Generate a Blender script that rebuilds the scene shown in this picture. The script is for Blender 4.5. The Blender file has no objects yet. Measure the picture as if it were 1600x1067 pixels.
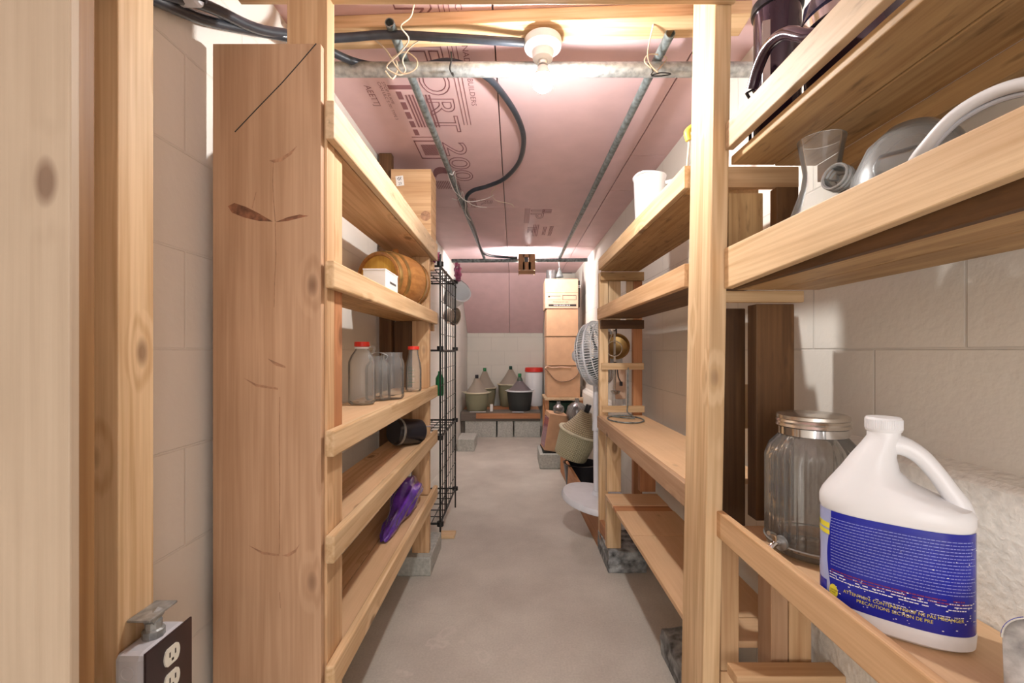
import bpy, bmesh, math, random
from mathutils import Vector, Matrix, Euler
random.seed(7)
S = bpy.context.scene
COL = S.collection
PI = math.pi
# ---------------------------------------------------------------- camera, world, lights, exposure
FX, CX, CY, H = 690.0, 803.0, 549.0, 1.07
cam_d = bpy.data.cameras.new('camera'); cam = bpy.data.objects.new('camera', cam_d); COL.objects.link(cam)
cam.location = (0, 0, H); cam.rotation_euler = (PI/2, 0, 0)
cam_d.sensor_width = 36.0; cam_d.lens = FX/1600*36; cam_d.clip_start = 0.02
cam_d.shift_x = -(CX-800)/1600; cam_d.shift_y = (CY-533.5)/1600
S.camera = cam
S.view_settings.view_transform = 'Standard'; S.view_settings.look = 'None'
S.view_settings.gamma = 1; S.view_settings.exposure = 0.12; S.view_settings.use_curve_mapping = False
w = bpy.data.worlds.new('world'); S.world = w; w.use_nodes = True
w.node_tree.nodes['Background'].inputs[0].default_value = (1, .97, .93, 1)
w.node_tree.nodes['Background'].inputs[1].default_value = 0.3
BULB_STRENGTH = 950.0
ld = bpy.data.lights.new('next_room_lamp', 'AREA'); ld.shape = 'RECTANGLE'; ld.size = 1.3; ld.size_y = 1.7; ld.energy = 23; ld.color = (1, .985, .97)
lo = bpy.data.objects.new('next_room_lamp', ld); COL.objects.link(lo); lo.location = (0.0, -1.5, 1.1); lo.rotation_euler = (math.radians(90), 0, 0)

def at(px, py, Y): return Vector(((px-CX)*Y/FX, Y, H-(py-CY)*Y/FX))

# ---------------------------------------------------------------- materials
MATS = {}
def new_mat(name):
    m = bpy.data.materials.new(name); m.use_nodes = True
    nt = m.node_tree; b = nt.nodes['Principled BSDF']; MATS[name] = m
    return m, nt, b
def N(nt, t, **kw):
    n = nt.nodes.new(t)
    for k, v in kw.items(): setattr(n, k, v)
    return n
def plain(name, col, rough=.5, metal=0, noise=.06, nscale=30, bump=0, spec=.5, coat=0):
    m, nt, b = new_mat(name)
    b.inputs['Roughness'].default_value = rough; b.inputs['Metallic'].default_value = metal
    b.inputs['Specular IOR Level'].default_value = spec; b.inputs['Coat Weight'].default_value = coat
    tc = N(nt, 'ShaderNodeTexCoord'); nz = N(nt, 'ShaderNodeTexNoise'); nz.inputs['Scale'].default_value = nscale; nz.inputs['Detail'].default_value = 5
    nt.links.new(tc.outputs['Object'], nz.inputs['Vector'])
    cr = N(nt, 'ShaderNodeValToRGB'); e = cr.color_ramp.elements
    e[0].position = .3; e[1].position = .7
    e[0].color = (*[max(0, c*(1-noise*1.5)) for c in col], 1); e[1].color = (*[min(1, c*(1+noise)) for c in col], 1)
    nt.links.new(nz.outputs['Fac'], cr.inputs['Fac']); nt.links.new(cr.outputs['Color'], b.inputs['Base Color'])
    if bump:
        bp = N(nt, 'ShaderNodeBump'); bp.inputs['Strength'].default_value = bump; bp.inputs['Distance'].default_value = .004
        nt.links.new(nz.outputs['Fac'], bp.inputs['Height']); nt.links.new(bp.outputs['Normal'], b.inputs['Normal'])
    return m
def wood(name, c1, c2, axis=1, knot=(.10, .035, .015), rough=.55, dirt=0.0, fig=.5):
    """c1 light, c2 dark grain; axis = index of the grain direction; knots and rings"""
    m, nt, b = new_mat(name); L = nt.links.new
    b.inputs['Roughness'].default_value = rough; b.inputs['Specular IOR Level'].default_value = .3
    tc = N(nt, 'ShaderNodeTexCoord'); oi = N(nt, 'ShaderNodeObjectInfo')
    ml = N(nt, 'ShaderNodeMath', operation='MULTIPLY'); ml.inputs[1].default_value = 37.0; L(oi.outputs['Random'], ml.inputs[0])
    ad = N(nt, 'ShaderNodeVectorMath', operation='ADD'); L(tc.outputs['Object'], ad.inputs[0]); L(ml.outputs[0], ad.inputs[1])
    # knots
    sk = [7, 7, 7]; sk[axis] = 3.4
    vk = N(nt, 'ShaderNodeVectorMath', operation='MULTIPLY'); vk.inputs[1].default_value = sk; L(ad.outputs[0], vk.inputs[0])
    vo = N(nt, 'ShaderNodeTexVoronoi'); vo.inputs['Scale'].default_value = 1.0; L(vk.outputs[0], vo.inputs['Vector'])
    kr = N(nt, 'ShaderNodeMapRange'); kr.inputs['From Min'].default_value = .065; kr.inputs['From Max'].default_value = .115
    kr.inputs['To Min'].default_value = .85; kr.inputs['To Max'].default_value = 0; L(vo.outputs['Distance'], kr.inputs['Value'])
    # rings bend round knots
    sg = [26, 26, 26]; sg[axis] = 1.1
    vg = N(nt, 'ShaderNodeVectorMath', operation='MULTIPLY'); vg.inputs[1].default_value = sg; L(ad.outputs[0], vg.inputs[0])
    n1 = N(nt, 'ShaderNodeTexNoise'); n1.inputs['Scale'].default_value = 1.0; n1.inputs['Detail'].default_value = 2; n1.inputs['Distortion'].default_value = .3
    L(vg.outputs[0], n1.inputs['Vector'])
    kd = N(nt, 'ShaderNodeMapRange'); kd.inputs['From Min'].default_value = .03; kd.inputs['From Max'].default_value = .26
    kd.inputs['To Min'].default_value = .5; kd.inputs['To Max'].default_value = 0; L(vo.outputs['Distance'], kd.inputs['Value'])
    sm = N(nt, 'ShaderNodeMath', operation='ADD'); L(n1.outputs['Fac'], sm.inputs[0]); L(kd.outputs[0], sm.inputs[1])
    m2 = N(nt, 'ShaderNodeMath', operation='MULTIPLY'); m2.inputs[1].default_value = 9*2; L(sm.outputs[0], m2.inputs[0])
    fr = N(nt, 'ShaderNodeMath', operation='SINE'); L(m2.outputs[0], fr.inputs[0])
    rg = N(nt, 'ShaderNodeMapRange'); rg.inputs['From Min'].default_value = -.6; rg.inputs['From Max'].default_value = 1
    L(fr.outputs[0], rg.inputs['Value'])
    # fine grain
    sf = [160, 160, 160]; sf[axis] = 4
    vf = N(nt, 'ShaderNodeVectorMath', operation='MULTIPLY'); vf.inputs[1].default_value = sf; L(ad.outputs[0], vf.inputs[0])
    n2 = N(nt, 'ShaderNodeTexNoise'); n2.inputs['Scale'].default_value = 1; n2.inputs['Detail'].default_value = 3; L(vf.outputs[0], n2.inputs['Vector'])
    f1 = N(nt, 'ShaderNodeMath', operation='MULTIPLY'); f1.inputs[1].default_value = fig*.8; L(rg.outputs[0], f1.inputs[0])
    f2 = N(nt, 'ShaderNodeMath', operation='MULTIPLY_ADD'); f2.inputs[1].default_value = .9; L(n2.outputs['Fac'], f2.inputs[0]); L(f1.outputs[0], f2.inputs[2])
    f3 = N(nt, 'ShaderNodeMath', operation='SUBTRACT', use_clamp=True); f3.inputs[1].default_value = .30; L(f2.outputs[0], f3.inputs[0])
    mx = N(nt, 'ShaderNodeMix', data_type='RGBA'); mx.inputs['A'].default_value = (*c1, 1); mx.inputs['B'].default_value = (*c2, 1); L(f3.outputs[0], mx.inputs['Factor'])
    # broad tone shift, per board value
    n3 = N(nt, 'ShaderNodeTexNoise'); n3.inputs['Scale'].default_value = 3; n3.inputs['Detail'].default_value = 4; L(ad.outputs[0], n3.inputs['Vector'])
    hv = N(nt, 'ShaderNodeHueSaturation'); L(mx.outputs['Result'], hv.inputs['Color'])
    tv = N(nt, 'ShaderNodeMapRange'); tv.inputs['From Min'].default_value = .25; tv.inputs['From Max'].default_value = .75
    tv.inputs['To Min'].default_value = .90-dirt*.5; tv.inputs['To Max'].default_value = 1.08; L(n3.outputs['Fac'], tv.inputs['Value'])
    rv = N(nt, 'ShaderNodeMapRange'); rv.inputs['To Min'].default_value = .9; rv.inputs['To Max'].default_value = 1.08; L(oi.outputs['Random'], rv.inputs['Value'])
    mm = N(nt, 'ShaderNodeMath', operation='MULTIPLY'); L(tv.outputs[0], mm.inputs[0]); L(rv.outputs[0], mm.inputs[1]); L(mm.outputs[0], hv.inputs['Value'])
    mk = N(nt, 'ShaderNodeMix', data_type='RGBA'); mk.inputs['B'].default_value = (*knot, 1); L(hv.outputs['Color'], mk.inputs['A'])
    kf = N(nt, 'ShaderNodeMath', operation='MULTIPLY'); kf.inputs[1].default_value = .75; L(kr.outputs[0], kf.inputs[0]); L(kf.outputs[0], mk.inputs['Factor'])
    last = mk.outputs['Result']
    if dirt:
        nd = N(nt, 'ShaderNodeTexNoise'); nd.inputs['Scale'].default_value = 1; nd.inputs['Detail'].default_value = 6
        sd = [60, 60, 60]; sd[axis] = 14
        vd = N(nt, 'ShaderNodeVectorMath', operation='MULTIPLY'); vd.inputs[1].default_value = sd; L(ad.outputs[0], vd.inputs[0]); L(vd.outputs[0], nd.inputs['Vector'])
        dr = N(nt, 'ShaderNodeMapRange'); dr.inputs['From Min'].default_value = .58; dr.inputs['From Max'].default_value = .72; dr.inputs['To Max'].default_value = dirt; L(nd.outputs['Fac'], dr.inputs['Value'])
        md = N(nt, 'ShaderNodeMix', data_type='RGBA'); md.inputs['B'].default_value = (.06, .03, .015, 1); L(last, md.inputs['A']); L(dr.outputs[0], md.inputs['Factor']); last = md.outputs['Result']
    L(last, b.inputs['Base Color'])
    bp = N(nt, 'ShaderNodeBump'); bp.inputs['Strength'].default_value = .15; bp.inputs['Distance'].default_value = .002; L(n2.outputs['Fac'], bp.inputs['Height']); L(bp.outputs['Normal'], b.inputs['Normal'])
    return m
def wood_set(name, c1, c2, **kw): return [wood(f'{name}_{"xyz"[a]}', c1, c2, axis=a, **kw) for a in range(3)]
PINE = wood_set('pine', (.76, .55, .33), (.46, .26, .11))
FIR = wood_set('fir', (.70, .46, .26), (.44, .23, .10))
PLANK = wood_set('pink_fir', (.58, .37, .23), (.38, .21, .11), fig=.4)
PALE = wood_set('pale_plywood', (.56, .44, .32), (.44, .33, .23), fig=.3)
OLD = wood_set('old_pine', (.62, .40, .19), (.34, .18, .07), dirt=.5)
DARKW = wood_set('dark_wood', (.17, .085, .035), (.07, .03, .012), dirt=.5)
ORANGE = wood_set('orange_fir', (.55, .26, .12), (.36, .14, .06))
BROWNW = wood_set('shaded_brown', (.40, .22, .09), (.24, .11, .04))  # darker brown, the shade behind the plywood panel painted into the wood
GREYW = wood_set('grey_wood', (.22, .19, .16), (.12, .10, .08))
PLY = wood_set('shelf_plywood', (.74, .49, .29), (.62, .38, .20), fig=.25)
CREAM = wood_set('cream_sawn', (.76, .56, .36), (.56, .38, .22), dirt=.35)

def wall_mat(name, col, yoff=0.0, rough_bump=.3, horiz='Y', nscale=60, joint=.84):
    m, nt, b = new_mat(name); L = nt.links.new
    b.inputs['Roughness'].default_value = .6; b.inputs['Specular IOR Level'].default_value = .3
    tc = N(nt, 'ShaderNodeTexCoord'); sp = N(nt, 'ShaderNodeSeparateXYZ'); L(tc.outputs['Object'], sp.inputs[0])
    cb = N(nt, 'ShaderNodeCombineXYZ')
    a1 = N(nt, 'ShaderNodeMath', operation='SUBTRACT'); a1.inputs[1].default_value = yoff; L(sp.outputs[horiz], a1.inputs[0])
    a2 = N(nt, 'ShaderNodeMath', operation='SUBTRACT'); a2.inputs[1].default_value = .075; L(sp.outputs['Z'], a2.inputs[0])
    L(a1.outputs[0], cb.inputs[0]); L(a2.outputs[0], cb.inputs[1])
    br = N(nt, 'ShaderNodeTexBrick'); br.offset = .5; br.offset_frequency = 2
    br.inputs['Scale'].default_value = 1; br.inputs['Brick Width'].default_value = .375; br.inputs['Row Height'].default_value = .2
    br.inputs['Mortar Size'].default_value = .0028; br.inputs['Mortar Smooth'].default_value = .4
    br.inputs['Color1'].default_value = (*col, 1); br.inputs['Color2'].default_value = (*[c*.97 for c in col], 1); br.inputs['Mortar'].default_value = (*[c*joint for c in col], 1)
    L(cb.outputs[0], br.inputs['Vector'])
    nz = N(nt, 'ShaderNodeTexNoise'); nz.inputs['Scale'].default_value = nscale; nz.inputs['Detail'].default_value = 6; L(tc.outputs['Object'], nz.inputs['Vector'])
    n2 = N(nt, 'ShaderNodeTexNoise'); n2.inputs['Scale'].default_value = 2.5; n2.inputs['Detail'].default_value = 3; L(tc.outputs['Object'], n2.inputs['Vector'])
    mr = N(nt, 'ShaderNodeMapRange'); mr.inputs['To Min'].default_value = .9; mr.inputs['To Max'].default_value = 1.07; L(n2.outputs['Fac'], mr.inputs['Value'])
    hv = N(nt, 'ShaderNodeHueSaturation'); L(br.outputs['Color'], hv.inputs['Color']); L(mr.outputs[0], hv.inputs['Value']); L(hv.outputs['Color'], b.inputs['Base Color'])
    b1 = N(nt, 'ShaderNodeBump'); b1.inputs['Strength'].default_value = rough_bump; b1.inputs['Distance'].default_value = .004; L(nz.outputs['Fac'], b1.inputs['Height'])
    b2 = N(nt, 'ShaderNodeBump'); b2.invert = True; b2.inputs['Strength'].default_value = .6; b2.inputs['Distance'].default_value = .004; L(br.outputs['Fac'], b2.inputs['Height']); L(b1.outputs['Normal'], b2.inputs['Normal'])
    L(b2.outputs['Normal'], b.inputs['Normal'])
    return m
WALL_COL = (.78, .735, .665)
M_wall_r = wall_mat('painted_block_right', WALL_COL, yoff=1.113)
M_wall_l = wall_mat('painted_block_left', (.82, .79, .73), yoff=.9, joint=.95)
M_wall_b = wall_mat('painted_block_back', (.76, .73, .65), yoff=.05, horiz='X')
M_ledge = plain('rough_painted_concrete', (.84, .82, .77), .6, noise=.08, nscale=70, bump=.9)
M_pink = plain('pink_foam', (.72, .50, .51), .5, noise=.035, nscale=9, spec=.3)
M_ink = plain('brown_ink', (.27, .12, .13), .7, noise=.02)
# floor
def floor_mat():
    m, nt, b = new_mat('concrete_floor'); L = nt.links.new
    b.inputs['Roughness'].default_value = .55; b.inputs['Specular IOR Level'].default_value = .3
    tc = N(nt, 'ShaderNodeTexCoord')
    n1 = N(nt, 'ShaderNodeTexNoise'); n1.inputs['Scale'].default_value = 2.2; n1.inputs['Detail'].default_value = 9; n1.inputs['Roughness'].default_value = .6; L(tc.outputs['Object'], n1.inputs['Vector'])
    cr = N(nt, 'ShaderNodeValToRGB'); e = cr.color_ramp.elements; e[0].position = .3; e[1].position = .68
    e[0].color = (.46, .42, .37, 1); e[1].color = (.64, .60, .53, 1); L(n1.outputs['Fac'], cr.inputs['Fac'])
    n2 = N(nt, 'ShaderNodeTexNoise'); n2.inputs['Scale'].default_value = 130; n2.inputs['Detail'].default_value = 4; L(tc.outputs['Object'], n2.inputs['Vector'])
    mr = N(nt, 'ShaderNodeMapRange'); mr.inputs['To Min'].default_value = .8; mr.inputs['To Max'].default_value = 1.15; L(n2.outputs['Fac'], mr.inputs['Value'])
    hv = N(nt, 'ShaderNodeHueSaturation'); L(cr.outputs['Color'], hv.inputs['Color']); L(mr.outputs[0], hv.inputs['Value'])
    # efflorescence rings near the left shelf
    vo = N(nt, 'ShaderNodeTexNoise'); vo.inputs['Scale'].default_value = 6; vo.inputs['Detail'].default_value = 5; L(tc.outputs['Object'], vo.inputs['Vector'])
    vr = N(nt, 'ShaderNodeValToRGB'); q = vr.color_ramp.elements; q[0].position = .60; q[0].color = (0, 0, 0, 1); q[1].position = .63; q[1].color = (.5, .5, .5, 1)
    x = vr.color_ramp.elements.new(.66); x.color = (0, 0, 0, 1); L(vo.outputs['Fac'], vr.inputs['Fac'])
    gx = N(nt, 'ShaderNodeVectorMath', operation='DISTANCE'); gx.inputs[1].default_value = (-.35, 1.55, 0); L(tc.outputs['Object'], gx.inputs[0])
    gr = N(nt, 'ShaderNodeMapRange'); gr.inputs['From Min'].default_value = .15; gr.inputs['From Max'].default_value = .5; gr.inputs['To Min'].default_value = 1; gr.inputs['To Max'].default_value = 0; L(gx.outputs['Value'], gr.inputs['Value'])
    mu = N(nt, 'ShaderNodeMath', operation='MULTIPLY'); L(vr.outputs['Color'], mu.inputs[0]); L(gr.outputs[0], mu.inputs[1])
    mx = N(nt, 'ShaderNodeMix', data_type='RGBA'); mx.inputs['B'].default_value = (.68, .62, .56, 1); L(hv.outputs['Color'], mx.inputs['A']); L(mu.outputs[0], mx.inputs['Factor'])
    L(mx.outputs['Result'], b.inputs['Base Color'])
    bp = N(nt, 'ShaderNodeBump'); bp.inputs['Strength'].default_value = .25; bp.inputs['Distance'].default_value = .003; L(n1.outputs['Fac'], bp.inputs['Height']); L(bp.outputs['Normal'], b.inputs['Normal'])
    return m
M_floor = floor_mat()
def glass(name, tint=(.95, .96, .95), refl=.35, rough=.03, haze=.075):
    m, nt, b = new_mat(name); L = nt.links.new; nt.nodes.remove(b); out = nt.nodes['Material Output']
    tr = N(nt, 'ShaderNodeBsdfTransparent'); tr.inputs[0].default_value = (*tint, 1)
    gl = N(nt, 'ShaderNodeBsdfGlossy'); gl.inputs['Roughness'].default_value = rough
    lw = N(nt, 'ShaderNodeLayerWeight'); lw.inputs['Blend'].default_value = refl
    nz = N(nt, 'ShaderNodeTexNoise'); nz.inputs['Scale'].default_value = 12; tc = N(nt, 'ShaderNodeTexCoord'); L(tc.outputs['Object'], nz.inputs['Vector'])
    bp = N(nt, 'ShaderNodeBump'); bp.inputs['Strength'].default_value = .15; bp.inputs['Distance'].default_value = .01; L(nz.outputs['Fac'], bp.inputs['Height']); L(bp.outputs['Normal'], gl.inputs['Normal'])
    ml = N(nt, 'ShaderNodeMath', operation='MULTIPLY'); ml.inputs[1].default_value = .85; L(lw.outputs['Fresnel'], ml.inputs[0])
    df = N(nt, 'ShaderNodeBsdfDiffuse'); df.inputs[0].default_value = (.8, .82, .82, 1); m0 = N(nt, 'ShaderNodeMixShader'); m0.inputs[0].default_value = haze; L(tr.outputs[0], m0.inputs[1]); L(df.outputs[0], m0.inputs[2])
    mx = N(nt, 'ShaderNodeMixShader'); L(ml.outputs[0], mx.inputs[0]); L(m0.outputs[0], mx.inputs[1]); L(gl.outputs[0], mx.inputs[2]); L(mx.outputs[0], out.inputs[0])
    return m
M_glass = glass('clear_glass', (.985, .99, .988), .2)
M_glass2 = glass('smoky_ribbed_glass', (.94, .94, .93), .34)
M_dusty = glass('dusty_glass', (.80, .78, .78), .45, .2)
M_green_glass = glass('green_glass', (.25, .5, .35), .3)
M_steel = plain('brushed_steel', (.62, .58, .53), .25, 1, .1, 8)
M_chrome = plain('chrome', (.75, .75, .75), .12, 1, .03)
M_galv = plain('galvanised', (.42, .44, .44), .45, .6, .25, 60, bump=.3)
M_pipe = plain('grey_pipe', (.20, .23, .23), .45, .3, .4, 45, bump=.2)
M_black = plain('black_plastic', (.012, .013, .02), .28, 0, .2, 10, coat=.3)
M_cable = plain('black_cable', (.03, .035, .045), .35, 0, .2, 30)
M_wire = plain('black_wire', (.008, .008, .008), .5, 0, .1)
M_twine = plain('pale_twine', (.66, .55, .42), .8)
M_copper = plain('bare_wire', (.55, .42, .30), .4, .5)
M_white = plain('white_plastic', (.84, .85, .87), .32, 0, .02, 8, coat=.1)
M_fanwhite = plain('fan_white', (.74, .75, .80), .4, 0, .03, 20)
M_fangrey = plain('fan_grey_wire', (.74, .76, .78), .4)
M_red = plain('red_plastic', (.72, .035, .02), .35)
M_green = plain('green_plastic', (.01, .16, .05), .4)
M_darkgreen = plain('dark_green_plastic', (.01, .05, .03), .5)
M_card = plain('cardboard', (.56, .33, .19), .75, 0, .06, 12)
M_card2 = plain('pale_cardboard', (.68, .45, .31), .75, 0, .06, 12)
M_block = plain('cinder_block', (.45, .45, .41), .9, 0, .14, 60, bump=.7)
M_stone = plain('rough_stone', (.30, .31, .31), .9, 0, .6, 22, bump=1)
M_paper = plain('white_paper', (.82, .80, .77), .7, 0, .03)
M_purple = plain('purple_bag', (.12, .03, .38), .22, 0, .4, 14, bump=.5, coat=.5)
M_mauve = plain('mauve_bag', (.38, .09, .17), .2, 0, .4, 40, bump=.5, coat=.5)
M_aub = plain('aubergine_enamel', (.045, .022, .04), .14, .3, .1, 6, coat=.6)
M_navy = plain('navy_plastic', (.012, .014, .045), .2, 0, .1, 6, coat=.5)
M_blue = plain('blue_label', (.012, .02, .36), .25, 0, .12, 25)
M_lav = plain('lavender_label', (.42, .47, .76), .3, 0, .08, 20)
M_yellow = plain('yellow_print', (.80, .70, .06), .4)
M_wprint = plain('white_print', (.30, .34, .72), .4)
M_wprint2 = plain('bright_print', (.9, .9, .92), .4)
M_redprint = plain('maroon_print', (.22, .02, .09), .4)
M_blackprint = plain('black_print', (.02, .015, .012), .6)
M_brass = plain('old_brass', (.50, .32, .12), .3, .8, .2)
M_beige = plain('beige_plastic_rim', (.72, .66, .48), .45)
M_ivory = plain('ivory_plastic', (.78, .76, .66), .35)
M_maroon = plain('dark_cover', (.022, .008, .012), .3, 0, .1, coat=.3)
M_boxgrey = plain('painted_box', (.66, .68, .74), .4, .1, .08, 14)
M_barrel = wood_set('barrel_oak', (.42, .19, .06), (.24, .09, .025), rough=.3)
M_head = wood_set('barrel_head', (.62, .36, .07), (.46, .22, .04), rough=.3)
M_pitchfork = plain('pale_yellow', (.75, .62, .08), .4)
M_trowel = plain('scuffed_paint', (.42, .41, .40), .5, .3, .5, 35, bump=.4)
def wicker(name, c1, c2, rows=180, sc=1.0):
    m, nt, b = new_mat(name); L = nt.links.new
    b.inputs['Roughness'].default_value = .5
    tc = N(nt, 'ShaderNodeTexCoord'); sp = N(nt, 'ShaderNodeSeparateXYZ'); L(tc.outputs['Object'], sp.inputs[0])
    an = N(nt, 'ShaderNodeMath', operation='ARCTAN2'); L(sp.outputs['X'], an.inputs[0]); L(sp.outputs['Y'], an.inputs[1])
    cb = N(nt, 'ShaderNodeCombineXYZ'); m1 = N(nt, 'ShaderNodeMath', operation='MULTIPLY'); m1.inputs[1].default_value = 10*sc; L(an.outputs[0], m1.inputs[0])
    m2 = N(nt, 'ShaderNodeMath', operation='MULTIPLY'); m2.inputs[1].default_value = rows; L(sp.outputs['Z'], m2.inputs[0])
    L(m1.outputs[0], cb.inputs[0]); L(m2.outputs[0], cb.inputs[1])
    br = N(nt, 'ShaderNodeTexBrick'); br.inputs['Scale'].default_value = 1; br.inputs['Brick Width'].default_value = 1.0; br.inputs['Row Height'].default_value = 1.0
    br.inputs['Mortar Size'].default_value = .16; br.inputs['Mortar Smooth'].default_value = .8
    br.inputs['Color1'].default_value = (*c1, 1); br.inputs['Color2'].default_value = (*c1, 1); br.inputs['Mortar'].default_value = (*c2, 1); L(cb.outputs[0], br.inputs['Vector'])
    L(br.outputs['Color'], b.inputs['Base Color'])
    bp = N(nt, 'ShaderNodeBump'); bp.invert = True; bp.inputs['Strength'].default_value = .8; bp.inputs['Distance'].default_value = .004; L(br.outputs['Fac'], bp.inputs['Height']); L(bp.outputs['Normal'], b.inputs['Normal'])
    return m
M_wick = wicker('cream_weave', (.66, .62, .42), (.16, .13, .06), 100, .8)
M_wick_top = wicker('tan_weave', (.58, .47, .30), (.14, .10, .05), 75, .8)
M_sage = wicker('sage_weave', (.34, .33, .21), (.24, .23, .14), 150)
M_cone = wicker('grey_brown_cone', (.48, .42, .34), (.34, .29, .23), 150)
M_charcoal = wicker('charcoal_weave', (.045, .048, .045), (.03, .03, .03), 150)
M_plumcone = wicker('plum_cone', (.24, .20, .21), (.16, .13, .14), 150)
M_bulb, nt_, b_ = new_mat('bulb_glow')
b_.inputs['Emission Color'].default_value = (1, .98, .955, 1); b_.inputs['Emission Strength'].default_value = BULB_STRENGTH

# ---------------------------------------------------------------- geometry helpers
def BM(): return bmesh.new()
def box(bm, x0, x1, y0, y1, z0, z1, M=None, lean=0.0):
    c = []
    for z in (z0, z1):
        for x, y in ((x0, y0), (x1, y0), (x1, y1), (x0, y1)):
            v = Vector((x + lean*(z-z0), y, z)); c.append(bm.verts.new(M @ v if M else v))
    for f in ((0, 3, 2, 1), (4, 5, 6, 7), (0, 1, 5, 4), (1, 2, 6, 5), (2, 3, 7, 6), (3, 0, 4, 7)): bm.faces.new([c[i] for i in f])
    return bm
def lathe(bm, prof, segs=40, M=None, rib=None, cap=True):
    """prof list of (r, z); closed at r == 0"""
    rings = []
    for k, (r, z) in enumerate(prof):
        if r < 1e-6:
            v = Vector((0, 0, z)); rings.append([bm.verts.new(M @ v if M else v)])
        else:
            ring = []
            for i in range(segs):
                a = 2*PI*i/segs; rr = r*(1 + (rib(k, i) if rib else 0))
                v = Vector((rr*math.cos(a), rr*math.sin(a), z)); ring.append(bm.verts.new(M @ v if M else v))
            rings.append(ring)
    for a, b in zip(rings, rings[1:]):
        if len(a) == 1 and len(b) == 1: continue
        for i in range(segs):
            j = (i+1) % segs
            if len(a) == 1: bm.faces.new((a[0], b[j], b[i]))
            elif len(b) == 1: bm.faces.new((a[i], a[j], b[0]))
            else: bm.faces.new((a[i], a[j], b[j], b[i]))
    return bm
def smooth_path(pts, n=6, closed=False):
    P = [Vector(p) for p in pts]; out = []
    m = len(P); rng = range(m if closed else m-1)
    for i in rng:
        if closed: p0, p1, p2, p3 = P[(i-1) % m], P[i], P[(i+1) % m], P[(i+2) % m]
        else: p0, p1, p2, p3 = P[max(i-1, 0)], P[i], P[i+1], P[min(i+2, m-1)]
        for k in range(n):
            t = k/n
            out.append(.5*((2*p1) + (-p0+p2)*t + (2*p0-5*p1+4*p2-p3)*t*t + (-p0+3*p1-3*p2+p3)*t**3))
    if not closed: out.append(P[-1])
    return out
def tube(bm, pts, r, segs=8, closed=False, radii=None, squash=None):
    P = [Vector(p) for p in pts]; n = len(P); rings = []
    up = Vector((0, 0, 1)); prev = None
    for i in range(n):
        if closed: t = (P[(i+1) % n]-P[(i-1) % n])
        else: t = P[min(i+1, n-1)]-P[max(i-1, 0)]
        if t.length < 1e-9: t = Vector((0, 1, 0))
        t.normalize()
        if prev is None:
            u = up.cross(t)
            if u.length < .1: u = Vector((1, 0, 0)).cross(t)
        else: u = prev - t*prev.dot(t)
        u.normalize(); prev = u; v = t.cross(u)
        rr = radii[i] if radii else r; s2 = squash or 1
        rings.append([bm.verts.new(P[i] + (u*math.cos(2*PI*k/segs) + v*math.sin(2*PI*k/segs)*s2)*rr) for k in range(segs)])
    m = n if closed else n-1
    for i in range(m):
        a, b = rings[i], rings[(i+1) % n]
        for k in range(segs): bm.faces.new((a[k], a[(k+1) % segs], b[(k+1) % segs], b[k]))
    if not closed:
        bm.faces.new(list(reversed(rings[0]))); bm.faces.new(rings[-1])
    return bm
def circle_pts(c, r, n=24, ax='z', M=None):
    out = []
    for i in range(n):
        a = 2*PI*i/n; u, v = r*math.cos(a), r*math.sin(a)
        p = {'z': Vector((u, v, 0)), 'y': Vector((u, 0, v)), 'x': Vector((0, u, v))}[ax] + Vector(c)
        out.append(M @ p if M else p)
    return out
def prism(bm, outline, z0, z1, M=None):
    lo_ = [bm.verts.new((M @ Vector((x, y, z0))) if M else Vector((x, y, z0))) for x, y in outline]
    hi = [bm.verts.new((M @ Vector((x, y, z1))) if M else Vector((x, y, z1))) for x, y in outline]
    n = len(outline)
    bm.faces.new(list(reversed(lo_))); bm.faces.new(hi)
    for i in range(n): bm.faces.new((lo_[i], lo_[(i+1) % n], hi[(i+1) % n], hi[i]))
    return bm
def wpos(o):
    p = Vector(o.location)
    while o.parent: o = o.parent; p = p + Vector(o.location)
    return p
def obj(name, bm, mat, parent=None, bevel=0, smooth=False, local=False, solid=0, label=None, sub=0):
    """links the bmesh as one object. Verts are world coords unless local=True (then in the parent's frame)."""
    bmesh.ops.recalc_face_normals(bm, faces=bm.faces)
    if len(bm.verts):
        xs = [v.co for v in bm.verts]
        c = Vector([(min(v[i] for v in xs)+max(v[i] for v in xs))/2 for i in range(3)])
    else: c = Vector()
    if local == 'keep': c = Vector()
    bmesh.ops.translate(bm, verts=bm.verts, vec=-c)
    me = bpy.data.meshes.new(name); bm.to_mesh(me); bm.free()
    me.materials.append(mat)
    if smooth: me.shade_smooth() if hasattr(me, 'shade_smooth') else [setattr(p, 'use_smooth', True) for p in me.polygons]
    o = bpy.data.objects.new(name, me); COL.objects.link(o)
    if parent:
        o.parent = parent
        o.location = c if local else c - wpos(parent)
    else: o.location = c
    if label: o['label'] = label
    if bevel:
        b = o.modifiers.new('bevel', 'BEVEL'); b.width = bevel; b.segments = 2; b.limit_method = 'ANGLE'; b.angle_limit = .6
    if solid:
        s = o.modifiers.new('solid', 'SOLIDIFY'); s.thickness = solid; s.offset = -1
    if sub:
        s = o.modifiers.new('sub', 'SUBSURF'); s.levels = sub; s.render_levels = sub
    if smooth and not sub:
        try:
            me.set_sharp_from_angle(angle=math.radians(38))
        except Exception: pass
    return o
def thing(name, label, cat, loc=(0, 0, 0), rot=(0, 0, 0), group=None):
    o = bpy.data.objects.new(name, None); COL.objects.link(o); o.empty_display_size = .05
    o.location = loc; o.rotation_euler = rot; o['label'] = label; o['category'] = cat
    if group: o['group'] = group
    return o
def tag(o, label, cat, group=None, kind=None):
    o['label'] = label; o['category'] = cat
    if group: o['group'] = group
    if kind: o['kind'] = kind
    return o
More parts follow.
